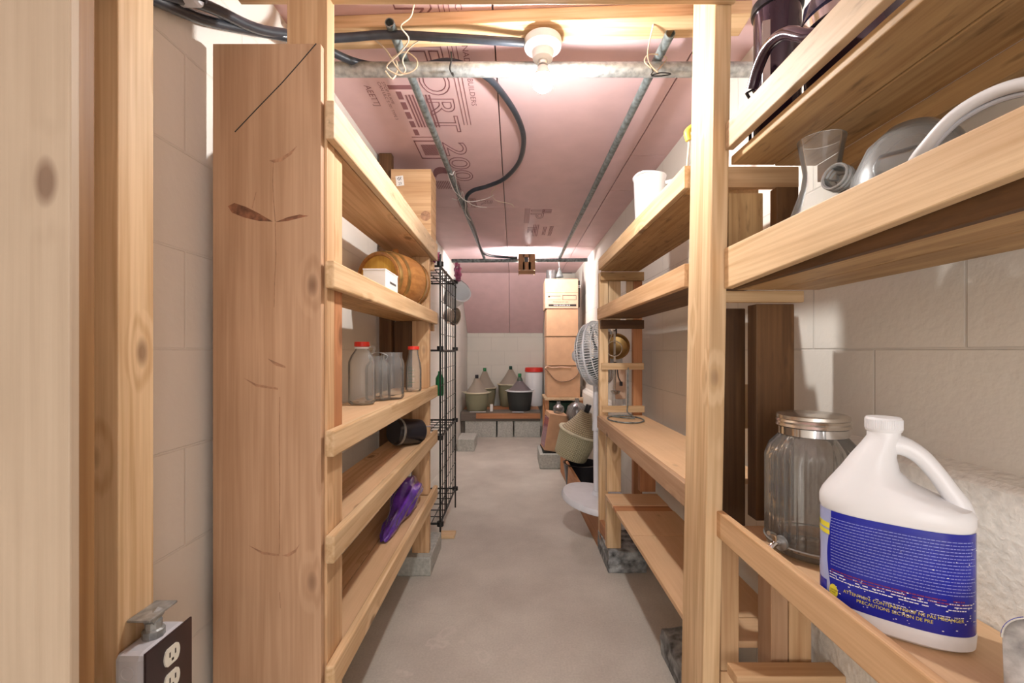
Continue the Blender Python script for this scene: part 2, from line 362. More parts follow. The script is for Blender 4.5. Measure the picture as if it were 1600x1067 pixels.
def struct(o): o['kind'] = 'structure'; return o
def board(name, mats, x0, x1, y0, y1, z0, z1, parent, bevel=.002, lean=0.0, label=None):
    d = [x1-x0, y1-y0, z1-z0]; ax = d.index(max(d))
    return obj(name, box(BM(), x0, x1, y0, y1, z0, z1, lean=lean), mats[ax], parent, bevel=bevel, label=label)
def text_mesh(s, size, outline=0.0, spacing=1.0):
    """returns bmesh of the text in the XY plane"""
    cu = bpy.data.curves.new('t', 'FONT'); cu.body = s; cu.size = size; cu.space_character = spacing
    if outline: cu.fill_mode = 'NONE'; cu.bevel_depth = outline; cu.bevel_resolution = 0; cu.resolution_u = 4
    else: cu.resolution_u = 3
    o = bpy.data.objects.new('t', cu); COL.objects.link(o)
    bpy.context.view_layer.update()
    me = bpy.data.meshes.new_from_object(o.evaluated_get(bpy.context.evaluated_depsgraph_get()))
    bm = bmesh.new(); bm.from_mesh(me)
    bpy.data.objects.remove(o); bpy.data.curves.remove(cu); bpy.data.meshes.remove(me)
    return bm
def mapv(bm, fn):
    for v in bm.verts: v.co = fn(v.co)
    return bm
def merge(a, b):
    me = bpy.data.meshes.new('x'); b.to_mesh(me); a.from_mesh(me); bpy.data.meshes.remove(me); b.free(); return a

# ---------------------------------------------------------------- the setting
XL, XR, ZC, YB = -.67, .755, 2.035, 6.35
struct(obj('floor', box(BM(), -1.2, 1.2, -1.8, YB+.1, -.1, 0), M_floor, local=False))
for o in [COL.objects['floor']]:      # keep texture coordinates in room metres
    me = o.data; me.transform(Matrix.Translation(o.location)); o.location = (0, 0, 0)
def keep_world(o): o.data.transform(Matrix.Translation(o.location)); o.location = (0, 0, 0); return o
struct(keep_world(obj('wall_left', box(BM(), XL-.1, XL, -1.8, YB+.1, 0, ZC+.1), M_wall_l)))
struct(keep_world(obj('wall_right', box(BM(), XR, XR+.1, -1.8, YB+.1, 0, ZC+.1), M_wall_r)))
# thicker foundation at the foot of the right wall, with a bevelled ledge
for nm, ya, yb, out in (('trim_1', -1.7, 1.19, [(.75, 0), (.70, 0), (.70, .868), (.715, .878), (.756, .885)]), ('trim_2', 1.192, YB, [(.75, 0), (.715, 0), (.715, .648), (.722, .662), (.756, .690)])):
    bm = BM(); lo1 = [bm.verts.new((x, ya, z)) for x, z in out]; hi1 = [bm.verts.new((x, yb, z)) for x, z in out]
    for i in range(5):
        j = (i+1) % 5; bm.faces.new((lo1[i], lo1[j], hi1[j], hi1[i]))
    bm.faces.new(lo1); bm.faces.new(list(reversed(hi1)))
    struct(keep_world(obj(nm, bm, M_ledge if nm == 'trim_1' else M_wall_r)))
struct(keep_world(obj('wall_back', box(BM(), XL, XR, YB, YB+.1, 0, ZC+.1), M_wall_b)))
struct(obj('wall_front', box(BM(), -1.1, 1.1, -1.85, -1.75, 0, ZC+.1), plain('front_wall', (.7, .66, .6), .7)))
struct(keep_world(obj('wall_pier', box(BM(), .415, XR, 5.46, YB-.005, .0, ZC), M_wall_b)))
# ceiling: foam boards with open seams under a dark deck
bm = BM()
G = .0022
seams = [(-.80, -.06, [-1.6, .52, 2.96, 5.40]), (-.06, .575, [-1.6, .52, 2.96, 5.42]), (.575, .80, [-1.6, .75, 2.18, 2.65, 4.06, 5.42])]
for x0, x1, ys in seams:
    for y0, y1 in zip(ys, ys[1:]): box(bm, x0+G, x1-G, y0+G, y1-G, ZC, ZC+.05)
ceil = struct(obj('ceiling', bm, M_pink, bevel=.0015))
bm = BM(); box(bm, -.85, .85, -1.8, YB+.1, ZC+.055, ZC+.1)
struct(obj('ceiling_deck', bm, M_darkgreen))
# sloped foam panels from the ceiling down to the back wall
bm = BM()
for x0, x1 in ((XL+.002, -.062), (-.058, .413)):
    a = [(x0, 5.42, ZC-.001), (x1, 5.42, ZC-.001), (x1, YB-.01, 1.335), (x0, YB-.01, 1.335)]
    vs = [bm.verts.new(p) for p in a]; ws = [bm.verts.new((p[0], p[1]+.04, p[2]+.03)) for p in a]
    bm.faces.new(vs); bm.faces.new(list(reversed(ws)))
    for i in range(4): bm.faces.new((vs[i], ws[i], ws[(i+1) % 4], vs[(i+1) % 4]))
struct(obj('ceiling_slope', bm, M_pink))
# printing on the foam: x to the right is the top of the letters, text runs away from the camera
def ceil_map(x0, y0, sx=1.0, sy=1.0):
    return lambda c: Vector((x0 + c.y*sy, y0 + c.x*sx, ZC-.0006-c.z*.3))
def ceil_text(s, size, x0, y0, outline=0, sx=1.0, sy=1.0, name='foam_print'):
    b = mapv(text_mesh(s, size, outline), ceil_map(x0, y0, sx, sy))
    return obj(name, b, M_ink, ceil)
ceil_text('COMFORT', .150, -.335, .86, .0022, sx=1.5)
ceil_text('200', .150, -.330, 2.03, .0022, sx=2.1)
bm = BM()
for dx in (0, .014, .028): box(bm, -.212+dx, -.2095+dx, .85, 1.88, ZC-.0012, ZC)
obj('foam_print_lines', bm, M_ink, ceil)
ceil_text('C-200 CANADIAN BUILDERS', .028, -.165, 1.22, 0, sx=1.45)
ceil_text('AEETTJ', .034, -.545, 1.60, 0, sx=1.3)
ceil_text('STOP FLAME\nCAN ULC S 701 TYPE 3', .016, -.475, 1.58, 0, sx=1.6)
def bars(x0, x1, y0, y1, n, along='y', fill=.5):
    b = BM()
    for i in range(n):
        if along == 'y':
            w_ = (x1-x0)/n; box(b, x0+i*w_, x0+i*w_+w_*fill, y0, y1, ZC-.0012, ZC)
        else:
            w_ = (y1-y0)/n; box(b, x0, x1, y0+i*w_, y0+i*w_+w_*fill, ZC-.0012, ZC)
    return b
bm = bars(-.41, -.31, 1.66, 1.90, 8, 'y', .5)
for i in range(5): box(bm, -.44, -.42, 1.64+i*.07, 1.69+i*.07, ZC-.0012, ZC)
box(bm, -.46, -.36, 1.60, 1.625, ZC-.0012, ZC)
obj('foam_print_table', bm, M_ink, ceil)
bm = BM()      # framed barcode
for a in ((-.46, -.455, 2.02, 2.21), (-.345, -.34, 2.02, 2.21), (-.46, -.34, 2.02, 2.03), (-.46, -.34, 2.20, 2.21)): box(bm, *a, ZC-.0012, ZC)
merge(bm, bars(-.435, -.365, 2.06, 2.17, 14, 'y', .55)); box(bm, -.46, -.36, 1.985, 1.99, ZC-.0012, ZC)
obj('foam_print_barcode', bm, M_ink, ceil)
bm = BM()      # swoosh mark
pts = []
for i in range(13):
    a = PI*(i/12); pts.append((-.385-.055*math.cos(a), 2.43-.12*math.sin(a)))
for i in range(12, -1, -1):
    a = PI*(i/12); pts.append((-.385-.048*math.cos(a)+.004, 2.45-.06*math.sin(a)))
prism(bm, pts, ZC-.0012, ZC); obj('foam_print_swoosh', bm, M_ink, ceil)
merge_b = bars(-.45, -.36, 2.50, 2.62, 9, 'y', .4); obj('foam_print_lines', merge_b, M_ink, ceil)
ceil_text('CERTIFIED', .045, -.345, 2.50, 0, sx=.7)
obj('foam_print_lines', bars(-.36, -.30, 2.78, 2.955, 6, 'y', .4), M_ink, ceil)
obj('foam_print_lines', bars(-.28, -.24, 2.78, 2.955, 5, 'y', .4), M_ink, ceil)
ceil_text('R', .11, -.215, 2.80, .0016, sx=1.6)
obj('foam_print_lines', bars(.075, .115, 2.98, 3.32, 5, 'y', .4), M_ink, ceil)
ceil_text('IP', .13, .12, 2.99, .0018, sx=2.2)
ceil_text('IE', .10, .11, 3.42, .0018, sx=2.2)
obj('foam_print_lines', bars(.195, .26, 3.0, 3.09, 4, 'x', .35), M_ink, ceil)
obj('foam_print_lines', bars(.15, .20, 3.36, 3.70, 4, 'y', .4), M_ink, ceil)
obj('foam_print_lines', bars(.23, .26, 3.42, 3.66, 3, 'y', .5), M_ink, ceil)
obj('foam_print_lines', bars(.28, .31, 3.40, 3.68, 4, 'y', .5), M_ink, ceil)
ceil_text('FOAM', .06, .10, 4.0, .0015, sx=1.8)
ceil_text('COMFORT', .05, .14, 4.45, .0, sx=.9)
ceil_text('CSRTS', .05, .20, 4.95, .0, sx=.9)
# ---------------------------------------------------------------- light
t = thing('ceiling_light', 'white porcelain lampholder with a bare lit bulb on the ceiling batten', 'light', (.085, 1.30, 1.985))
lathe_p = [(0, 0), (.054, 0), (.056, -.010), (.054, -.022), (.044, -.030), (.032, -.034), (.029, -.055), (.022, -.060), (0, -.060)]
obj('lampholder', lathe(BM(), lathe_p, 40), M_white, t, local=True, smooth=True)
obj('screw', lathe(BM(), [(0, -.034), (.004, -.034), (.004, -.029), (0, -.029)], 10, Matrix.Translation((-.03, -.025, .004))), M_black, t, local=True)
obj('bulb_collar', lathe(BM(), [(0, -.056), (.014, -.056), (.015, -.062), (.0135, -.068), (.015, -.074), (0, -.076)], 24), M_chrome, t, local=True, smooth=True)
obj('bulb_base', lathe(BM(), [(0, -.0765), (.014, -.078), (.018, -.088), (.027, -.102), (.0305, -.110), (0, -.110)], 32), M_white, t, local=True, smooth=True)  # added opaque cone, widened to keep bulb light off the ceiling
obj('bulb', lathe(BM(), [(0, -.1105), (.0295, -.1105), (.031, -.120), (.027, -.136), (.015, -.147), (0, -.150)], 32), M_bulb, t, local=True, smooth=True)

# batten on the ceiling (skewed a little), the header over the doorway
bm = BM(); q = [(-.60, 1.272), (.655, 1.211), (.662, 1.300), (-.60, 1.363)]
prism(bm, q, 1.997, ZC-.0005)
tag(obj('ceiling_batten', bm, PINE[0], bevel=.003), 'pine batten screwed across the pink ceiling behind the light', 'board')
tag(board('header_beam', PINE, -.62, .50, .972, 1.0045, 1.858, 1.95, None), 'pine header beam spanning the top of the doorway', 'beam')

# ---------------------------------------------------------------- left doorway framing
tag(board('plywood_panel', PALE, XL+.002, -.503, .500, .512, 0, ZC-.002, None), 'pale grain plywood panel at the left edge of the doorway', 'panel')
tag(board('wall_stud', BROWNW, XL+.002, -.5195, .5135, .548, 0, ZC-.002, None), 'narrow stud with painted-in shade directly behind the pale plywood panel', 'stud')
o = board('wall_stud', PINE, XL+.002, -.628, .700, .770, 0, ZC-.002, None)
tag(o, 'yellow knotty pine stud against the white wall, outlet box screwed to it', 'stud')
# ---------------------------------------------------------------- left shelving unit
U = thing('shelving_unit', 'long five-tier pine shelving unit along the left wall', 'shelving', (-.5, 1.6, 0))
obj('end_panel', box(BM(), -.651, -.417, .954, .9715, 0, 1.735), PLANK[2], U, bevel=.0015, label='wide reddish plank closing the near end')
pl = COL.objects['end_panel']
# pencil line, and dark knots with their cracks on the wide plank
def plank_pt(px, py): p = at(px, py, .9535); return Vector((p.x, .9537, p.z))
obj('pencil_line', tube(BM(), [plank_pt(494, 68), plank_pt(470, 96), plank_pt(440, 130), plank_pt(405, 166), plank_pt(367, 206)], .0011, 6), M_blackprint, pl)
M_glint = glass('painted_glint_glass', (.95, .96, .96), .5, .05, .35)  # extra white diffuse paints bright glints onto the bottle mouth rings
M_knot = plain('knot_brown', (.24, .10, .05), .6, 0, .5, 60)
M_knot2 = plain('knot_soft', (.40, .215, .12), .6, 0, .3, 60)
def flake(pts): 
    b = BM(); vs = [b.verts.new(plank_pt(*p)) for p in pts]; vs2 = [b.verts.new(v.co+Vector((0, .0012, 0))) for v in vs]
    b.faces.new(vs); b.faces.new(list(reversed(vs2)))
    for i in range(len(vs)): b.faces.new((vs[i], vs2[i], vs2[(i+1) % len(vs)], vs[(i+1) % len(vs)]))
    return b
for pts in ([(356, 322), (366, 317), (384, 323), (404, 333), (426, 346), (404, 345), (382, 340), (362, 332)],
            [(430, 347), (450, 339), (468, 335), (482, 337), (466, 341), (450, 345)]):
    obj('knot', flake(pts), M_knot, pl)
for pts in ([(420, 251), (437, 247), (452, 238), (464, 228), (455, 241), (440, 252), (428, 254)], [(440, 868), (448, 866), (462, 858), (468, 850), (462, 863), (450, 870)],
            [(388, 852), (410, 862), (436, 866), (436, 869), (410, 866)], [(418, 560), (432, 566), (446, 572), (446, 575), (430, 571)],
            [(380, 590), (400, 600), (434, 606), (434, 609), (400, 604)]):
    obj('knot', flake(pts), M_knot2, pl)
for seq in ([(427, 254), (426, 280), (427, 310), (430, 346)], [(430, 348), (431, 400), (429, 440), (428, 480)], [(437, 620), (436, 680), (437, 760), (436, 865)], [(437, 925), (438, 950)], [(400, 300), (394, 325)]):
    obj('crack', tube(BM(), [plank_pt(*p) for p in seq], .0006, 5), M_knot2, pl)
XF = -.39
board('post', FIR, -.500, -.411, .972, 1.012, 0, ZC-.001, U)
tiers = [(1.616, 1.532, 1.550), (1.268, 1.208, 1.238), (.898, .840, .890), (.669, .608, .650), (.386, .322, .372)]   # rail top, rail bottom, board top
zs = [t_[2] for t_ in tiers] 
prev = None
tb = .018
for k, (rt, rb, bt) in enumerate(tiers):
    y1 = 2.262 if k else 2.262
    board('rail', PINE if k else CREAM, -.4105, XF, .958, y1, rb, rt, U, bevel=.004)
    if k < 3:
        board('shelf_board', OLD if k == 1 else FIR if k == 0 else PLY, -.590, -.412, 1.014, 2.26, bt-tb, bt, U)
    else:
        board('shelf_board', PLY, -.500, -.412, 1.014, 2.14, bt-tb, bt, U)
        board('shelf_board', FIR, -.592, -.503, 1.014, 2.14, bt-tb, bt, U)
    board('cleat', FIR, -.59, -.413, 2.262, 2.298, bt-tb-.045, bt-tb-.001, U)
# short packing posts between the tiers at the near end
bots = [t_[2]-tb for t_ in tiers]
for k in range(1, 5):
    board('packing_post', ORANGE if k == 2 else FIR, -.492, -.4125, 1.0135, 1.062, zs[k]+.001, bots[k-1]-.001, U)
board('packing_post', FIR, -.492, -.4125, 1.0135, 1.062, .0, bots[4]-.001, U)
# far end posts, on a concrete block
fz = [.0905]+[z for z in reversed(zs)]
for k in range(5):
    lo_z = .0905 if k == 0 else zs[5-k]+.001
    board('post', FIR, -.495, -.4125, 2.145, 2.185, lo_z, bots[4-k]-.001, U)
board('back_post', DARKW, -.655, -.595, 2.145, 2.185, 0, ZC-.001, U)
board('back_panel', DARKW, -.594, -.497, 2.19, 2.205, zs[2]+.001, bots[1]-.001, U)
board('back_panel', FIR, -.594, -.497, 2.19, 2.205, zs[3]+.001, bots[2]-.001, U)
board('back_panel', ORANGE, -.594, -.497, 2.19, 2.205, .12, bots[4]-.001, U)
board('back_post', FIR, -.655, -.595, 1.014, 1.062, 0, 1.60, U)
tag(obj('concrete_block', box(BM(), -.56, -.395, 2.10, 2.40, 0, .09), M_block, bevel=.005), 'flat grey concrete block under the far post of the left shelves', 'block')

# ---------------------------------------------------------------- right shelving, near unit
R = thing('shelving_unit', 'near right shelving unit of old pine holding the bleach jug', 'shelving', (.57, .6, 0))
p = obj('post', box(BM(), .425, .4635, 1.006, 1.134, 0, ZC-.001, lean=.018), PINE[2], R, bevel=.003)
X1 = .4805
board('rail', CREAM, .4805, .4985, .02, 1.004, 1.527, 1.588, R, bevel=.002, label='pale rough-sawn rail')
b = BM(); q = [(.02, 1.258), (1.004, 1.212), (1.004, 1.304), (.02, 1.300)]
va = [b.verts.new((.478, y, z)) for y, z in q]; vb = [b.verts.new((.497, y, z)) for y, z in q]
b.faces.new(va); b.faces.new(list(reversed(vb)))
for i in range(4): b.faces.new((va[i], vb[i], vb[(i+1) % 4], va[(i+1) % 4]))
obj('rail', b, PINE[1], R, bevel=.002)
board('rail', FIR, .462, .4785, .02, 1.012, .648, .707, R, bevel=.003)
board('shelf_board', OLD, .5015, .600, .02, 1.02, 1.500, 1.520, R)
board('shelf_board', OLD, .602, .698, .02, 1.02, 1.498, 1.520, R)
board('cleat', OLD, .700, .752, .02, 1.02, 1.46, 1.50, R)
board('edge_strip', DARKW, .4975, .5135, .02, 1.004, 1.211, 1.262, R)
board('shelf_board', OLD, .5145, .60, .02, 1.02, 1.212, 1.234, R)
board('shelf_board', OLD, .6015, .705, .02, 1.02, 1.212, 1.234, R)
SB = .668
board('shelf_board', PLY, .4805, .698, .02, 1.02, SB-.02, SB, R)
board('cleat', FIR, .486, .66, 1.022, 1.040, 1.450, 1.498, R)
board('cleat', PINE, .486, .672, 1.022, 1.040, 1.184, 1.210, R)
board('post', OLD, .508, .590, 1.045, 1.085, 1.236, 1.445, R)
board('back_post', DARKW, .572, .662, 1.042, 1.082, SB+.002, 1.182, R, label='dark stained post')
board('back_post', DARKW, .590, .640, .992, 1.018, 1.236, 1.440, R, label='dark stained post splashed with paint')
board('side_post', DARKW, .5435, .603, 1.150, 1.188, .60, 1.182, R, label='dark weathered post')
board('support_post', FIR, .476, .518, 1.016, 1.054, .335, SB-.022, R)
board('support_post', FIR, .476, .518, 1.016, 1.054, .0, .333, R)
board('lower_post', PLANK, .574, .612, .985, 1.04, 0, SB-.022, R)
board('lower_post', FIR, .614, .664, .985, 1.04, 0, SB-.022, R)
board('batten', PINE, .6, .66, 1.20, 1.215, .86, .98, R)
board('bottom_rail', FIR, .47, .70, .93, .975, .360, .385, R)
# ---------------------------------------------------------------- right shelving, far unit
V = thing('shelving_unit', 'far right shelving unit with a bench-height plywood shelf and ladder-like end', 'shelving', (.57, 1.8, 0))
XA = .44
board('rail', PINE, XA, XA+.018, 1.140, 2.30, 1.492, 1.550, V, bevel=.002)
board('rail', FIR, XA, XA+.018, 1.140, 2.335, 1.237, 1.297, V, bevel=.002)
board('rail', PLANK, XA, XA+.018, 1.140, 2.335, .668, .729, V, bevel=.002)
board('shelf_board', OLD, XA+.02, .66, 1.19, 2.335, 1.492, 1.510, V)
board('shelf_board', DARKW, XA+.02, .66, 1.19, 2.335, 1.243, 1.262, V)
board('shelf_board', PLY, XA+.019, .695, 1.19, 2.36, .712, .728, V)
board('shelf_board', PLY, XA, .69, 1.140, 1.645, .368, .384, V)
board('shelf_board', PLY, .522, .69, 1.045, 1.138, .368, .384, V)
board('shelf_board', PLY, XA, .69, 1.648, 1.90, .368, .384, V)
board('shelf_board', ORANGE, XA+.002, .69, 1.902, 1.97, .366, .380, V)
board('shelf_board', PLY, XA, .69, 1.972, 2.13, .368, .384, V)
board('post', PINE, .458, .505, 2.365, 2.402, .0, 1.492, V)
board('back_post', ORANGE, .640, .688, 2.365, 2.402, .0, 1.492, V)
board('leg', PINE, .453, .522, 2.150, 2.192, .1105, .3655, V)
board('leg', PINE, .453, .522, 2.150, 2.192, .386, .711, V)
board('leg', ORANGE, .615, .690, 2.150, 2.192, .386, .711, V)
board('upper_post', PINE, .507, .572, 2.365, 2.385, 1.10+.137, 1.491, V)
board('upper_post', PINE, .604, .639, 2.365, 2.385, 1.237, 1.491, V)
board('crosspiece', PINE, .465, .692, 2.348, 2.364, .973, 1.008, V)
board('crosspiece', PINE, .470, .695, 2.348, 2.364, .745, .780, V)
board('crosspiece', OLD, .46, .69, 2.338, 2.360, 1.445, 1.491, V)
board('crosspiece', DARKW, .46, .69, 2.338, 2.360, 1.190, 1.236, V)
def stone(name, x0, x1, y0, y1, z1, label, seed):
    rnd = random.Random(seed); b = BM(); box(b, x0, x1, y0, y1, 0, z1)
    bmesh.ops.subdivide_edges(b, edges=b.edges, cuts=4, use_grid_fill=True)
    for v in b.verts:
        if v.co.z > .001 and v.co.z < z1-.001: v.co += Vector((rnd.uniform(-.006, .006), rnd.uniform(-.006, .006), 0))
        if v.co.z >= z1-.001 and (min(v.co.x-x0, x1-v.co.x) < .01 or min(v.co.y-y0, y1-v.co.y) < .01): v.co.z -= rnd.uniform(0, .012)
    return tag(obj(name, b, M_stone, bevel=.004), label, 'block')
stone('concrete_block', .455, .640, 2.13, 2.40, .11, 'dark rough concrete block under the far leg of the right shelves', 3)
stone('concrete_block', .52, .69, 1.235, 1.56, .105, 'broken concrete lump on the floor beside the near right post', 5)

# ---------------------------------------------------------------- pipes and cables
def rod(name, a, b, r, mat, label, cat='pipe', hollow=True, group=None, parent=None):
    a, b = Vector(a), Vector(b); d = (b-a); q = d.to_track_quat('Z', 'Y').to_matrix().to_4x4(); M = Matrix.Translation(a) @ q; Ln = d.length
    pr = [(r*.8, .002), (r*.8, 0), (r, 0), (r, Ln), (r*.8, Ln), (r*.8, Ln-.06)]
    if hollow: pr = [(0, .06), (r*.82, .06), (r*.82, 0), (r, 0), (r, Ln), (r*.82, Ln), (r*.82, Ln-.06), (0, Ln-.06)]
    else: pr = [(0, 0), (r, 0), (r, Ln), (0, Ln)]
    o = obj(name, lathe(BM(), pr, 20, M), mat, parent, smooth=True)
    if not parent: tag(o, label, cat, group)
    return o
rod('metal_pipe', (XL+.001, 1.375, 1.947), (XR-.001, 1.375, 1.947), .0215, M_galv, 'thick grey pipe running crosswise just behind the lit bulb', hollow=False)
rod('metal_pipe', (-.348, 1.235, 1.990), (-.279, 4.20, 1.953), .0135, M_pipe, 'thin lengthwise pipe on the left, black cable tied to it')
rod('metal_pipe', (.452, 1.275, 1.989), (.432, 4.20, 1.953), .0145, M_pipe, 'thin lengthwise pipe on the right with its open end up')
rod('metal_pipe', (-.585, 4.15, 1.921), (.69, 4.15, 1.930), .0175, M_pipe, 'distant crosswise pipe carrying the brown box')
for q, lab in (((-.338, 1.36), 'bundle'), ((.447, 1.36), 'bundle')): pass
def wire(pts, r, mat, n=5, seg=6): return tube(BM(), smooth_path(pts, n), r, seg)
t = thing('wire_tie', 'pale bent wire twisted round the left pipe crossing, ends sticking up', 'wire', (-.34, 1.33, 1.93))
obj('wire_strand', wire([(-.44, 1.28, 1.995), (-.40, 1.29, 1.975), (-.375, 1.30, 1.955), (-.355, 1.335, 1.93), (-.335, 1.345, 1.915), (-.30, 1.345, 1.93), (-.295, 1.34, 1.955), (-.33, 1.335, 1.975), (-.37, 1.34, 1.96)], .0022, M_copper), M_copper, t)
obj('wire_strand', wire([(-.27, 1.20, 2.02), (-.285, 1.22, 1.995), (-.315, 1.23, 1.975), (-.30, 1.26, 1.96), (-.34, 1.30, 1.945), (-.385, 1.335, 1.93), (-.35, 1.345, 1.912), (-.33, 1.345, 1.925), (-.335, 1.33, 1.95), (-.30, 1.30, 1.97), (-.26, 1.28, 1.975), (-.235, 1.27, 1.96)], .0022, M_twine), M_twine, t)
obj('wire_strand', wire([(-.39, 1.34, 1.92), (-.37, 1.345, 1.90), (-.355, 1.348, 1.93), (-.36, 1.35, 1.96)], .0025, M_twine), M_twine, t)
t = thing('wire_tie', 'rusty dark wire knotted round the right pipe crossing', 'wire', (.445, 1.34, 1.93))
obj('wire_strand', wire([(.40, 1.24, 2.015), (.395, 1.26, 1.99), (.40, 1.32, 1.965), (.415, 1.345, 1.945), (.44, 1.35, 1.922), (.40, 1.35, 1.955), (.415, 1.345, 1.975), (.47, 1.36, 1.974), (.44, 1.35, 1.93)], .0022, M_copper), M_copper, t)
obj('wire_strand', wire([(.41, 1.35, 1.95), (.425, 1.35, 1.928), (.42, 1.35, 1.915), (.45, 1.35, 1.922), (.48, 1.35, 1.918), (.45, 1.35, 1.912), (.42, 1.35, 1.912)], .0018, M_wire), M_wire, t)
tag(obj('twist_tie', wire([(-.192, 1.35, 1.985), (-.19, 1.345, 1.96), (-.195, 1.345, 1.93), (-.185, 1.35, 1.912), (-.188, 1.355, 1.925)], .0025, M_wire), M_wire), 'small black tie on the thick crosswise pipe', 'wire')
CB = .0115
tag(obj('power_cable', tube(BM(), smooth_path([(-.655, .60, 1.62), (-.652, .78, 1.70), (-.648, .92, 1.762), (-.62, 1.07, 1.845), (-.56, 1.18, 1.905), (-.47, 1.245, 1.955), (-.36, 1.262, 1.975), (-.2, 1.262, 1.967), (-.08, 1.27, 1.965), (.028, 1.29, 1.972)], 7), CB, 12), M_cable, smooth=True), 'black cable sagging along the batten into the lampholder', 'cable')
loop = [(-.655, .70, 1.66), (-.63, .886, 1.768), (-.612, 1.05, 1.838), (-.57, 1.19, 1.915), (-.50, 1.345, 1.957), (-.42, 1.42, 1.985), (-.30, 1.425, 1.99), (-.20, 1.42, 2.0), (-.10, 1.50, 2.008), (-.035, 1.63, 2.012), (.02, 1.80, 2.012),
        (.044, 1.98, 2.012), (.025, 2.20, 2.012), (-.05, 2.40, 2.010), (-.15, 2.50, 2.005), (-.24, 2.545, 1.995), (-.285, 2.62, 1.975), (-.300, 2.80, 1.960), (-.285, 3.2, 1.950), (-.284, 3.6, 1.944), (-.27, 3.88, 1.938), (-.20, 4.05, 1.946), (-.08, 4.12, 1.950), (.03, 4.135, 1.948)]
tag(obj('power_cable', tube(BM(), smooth_path(loop, 7), CB, 12), M_cable, smooth=True), 'long black cable looping across the pink ceiling to the left pipe', 'cable')
t = thing('string', 'white string wound round the left pipe where the cable loop joins', 'string', (-.31, 2.45, 1.97))
for pts in ([(-.335, 2.22, 1.975), (-.31, 2.22, 1.957), (-.30, 2.24, 1.98), (-.31, 2.45, 1.955), (-.28, 2.62, 1.96), (-.18, 2.66, 1.985), (-.12, 2.60, 1.99)],
            [(-.335, 2.23, 1.97), (-.33, 2.40, 1.95), (-.29, 2.55, 1.95), (-.24, 2.70, 1.96), (-.17, 2.76, 1.97)],
            [(-.365, 2.60, 1.97), (-.33, 2.58, 1.955), (-.30, 2.50, 1.95), (-.285, 2.45, 1.955), (-.285, 2.6, 1.94), (-.30, 2.75, 1.93), (-.285, 2.9, 1.93)]):
    obj('strand', wire(pts, .0016, M_twine), M_paper, t)
obj('strand', wire([(-.10, 2.46, 2.01), (-.11, 2.5, 1.99), (-.13, 2.55, 1.985), (-.11, 2.66, 1.98), (-.02, 2.74, 1.985), (-.0, 2.76, 1.97)], .0016, M_twine), M_twine, t)
# brown box lamp shade hanging on the distant pipe with a lit bulb behind it
t = thing('lamp_box', 'brown cardboard box hung on the distant crosswise pipe', 'lamp', (.12, 4.15, 1.90))
b = BM(); x0, x1, z0, z1, yf, yb = .043, .197, 1.79, 1.975, 4.095, 4.128
for a in ((x0, x0+.055, z0+.04, z1), (x1-.06, x1, z0+.04, z1), (x0, x1, z0, z0+.03), (x0+.04, x1-.04, z0+.04, z0+.11), (x0+.04, x1-.05, z1-.03, z1)): box(b, a[0], a[1], yf, yb, a[2], a[3])
box(b, x0, x0+.004, yb, yb+.06, z0, z1-.08); box(b, x1-.004, x1, yb, yb+.06, z0, z1-.08)
obj('shade', b, plain('brown_card', (.36, .19, .09), .7), t)
obj('slot', box(BM(), x0+.012, x1-.012, yf+.006, yb, z0+.028, z0+.043), M_card2, t)
obj('socket', box(BM(), x0+.056, x1-.065, yf+.012, yb+.03, z0+.112, z0+.155), M_black, t)
m2, _n, b2 = new_mat('bulb_glow_far'); b2.inputs['Emission Color'].default_value = (1, .985, .965, 1); b2.inputs['Emission Strength'].default_value = 800
obj('bulb', lathe(BM(), [(0, 0), (.014, -.004), (.016, -.015), (.028, -.035), (.030, -.05), (.024, -.07), (0, -.082)], 24, Matrix.Translation((.118, 4.16, 1.90)) @ Euler((math.radians(65), 0, 0)).to_matrix().to_4x4()), m2, t, smooth=True)
# junction box and strap, upper left
t = thing('junction_box', 'pale grey metal junction box high up beside the left wall', 'box', (-.60, .80, 1.77))
obj('housing', box(BM(), -.665, -.60, .80, .86, 1.735, 1.83), M_boxgrey, t, bevel=.008)
obj('lug', tube(BM(), [(-.6, .84, 1.745), (-.588, .845, 1.742)], .006, 8), M_black, t)

# ---------------------------------------------------------------- outlet box
t = thing('outlet_box', 'grey metal outlet box with a black cover and ivory duplex socket', 'outlet', (-.6, .74, .56))
obj('housing', box(BM(), -.6275, -.578, .690, .785, .500, .617), M_boxgrey, t, bevel=.010)
obj('cover', box(BM(), -.5775, -.5735, .688, .787, .498, .620), M_maroon, t, bevel=.001)
Rx = Matrix.Rotation(PI/2, 4, 'Y')
def oval(cy, cz, ry, rz, n=20, flat=.72): return [(cy+ry*math.cos(2*PI*i/n), cz+max(-flat, min(flat, math.sin(2*PI*i/n)))*rz/flat) for i in range(n)]
for cz in (.585, .543):
    b = BM(); lo_ = [b.verts.new((-.5735, y, z)) for y, z in oval(.739, cz, .0165, .0145)]; hi_ = [b.verts.new((-.5710, y, z)) for y, z in oval(.739, cz, .0165, .0145)]
    b.faces.new(lo_); b.faces.new(hi_)
    for i in range(20): b.faces.new((lo_[i], lo_[(i+1) % 20], hi_[(i+1) % 20], hi_[i]))
    s_ = obj('socket', b, M_ivory, t)
    for dy in (-.006, .006): obj('slot', box(BM(), -.5712, -.5704, .739+dy-.001, .739+dy+.001, cz-.001, cz+.007), M_blackprint, s_)
    obj('slot', box(BM(), -.5712, -.5704, .737, .741, cz-.009, cz-.005), M_blackprint, s_)
for cz in (.588, .548): obj('knockout', lathe(BM(), [(.009, 0), (.010, .0008), (.0105, 0)], 20, Matrix.Translation((-.604, .690, cz)) @ Matrix.Rotation(PI/2, 4, 'X')), M_boxgrey, t)
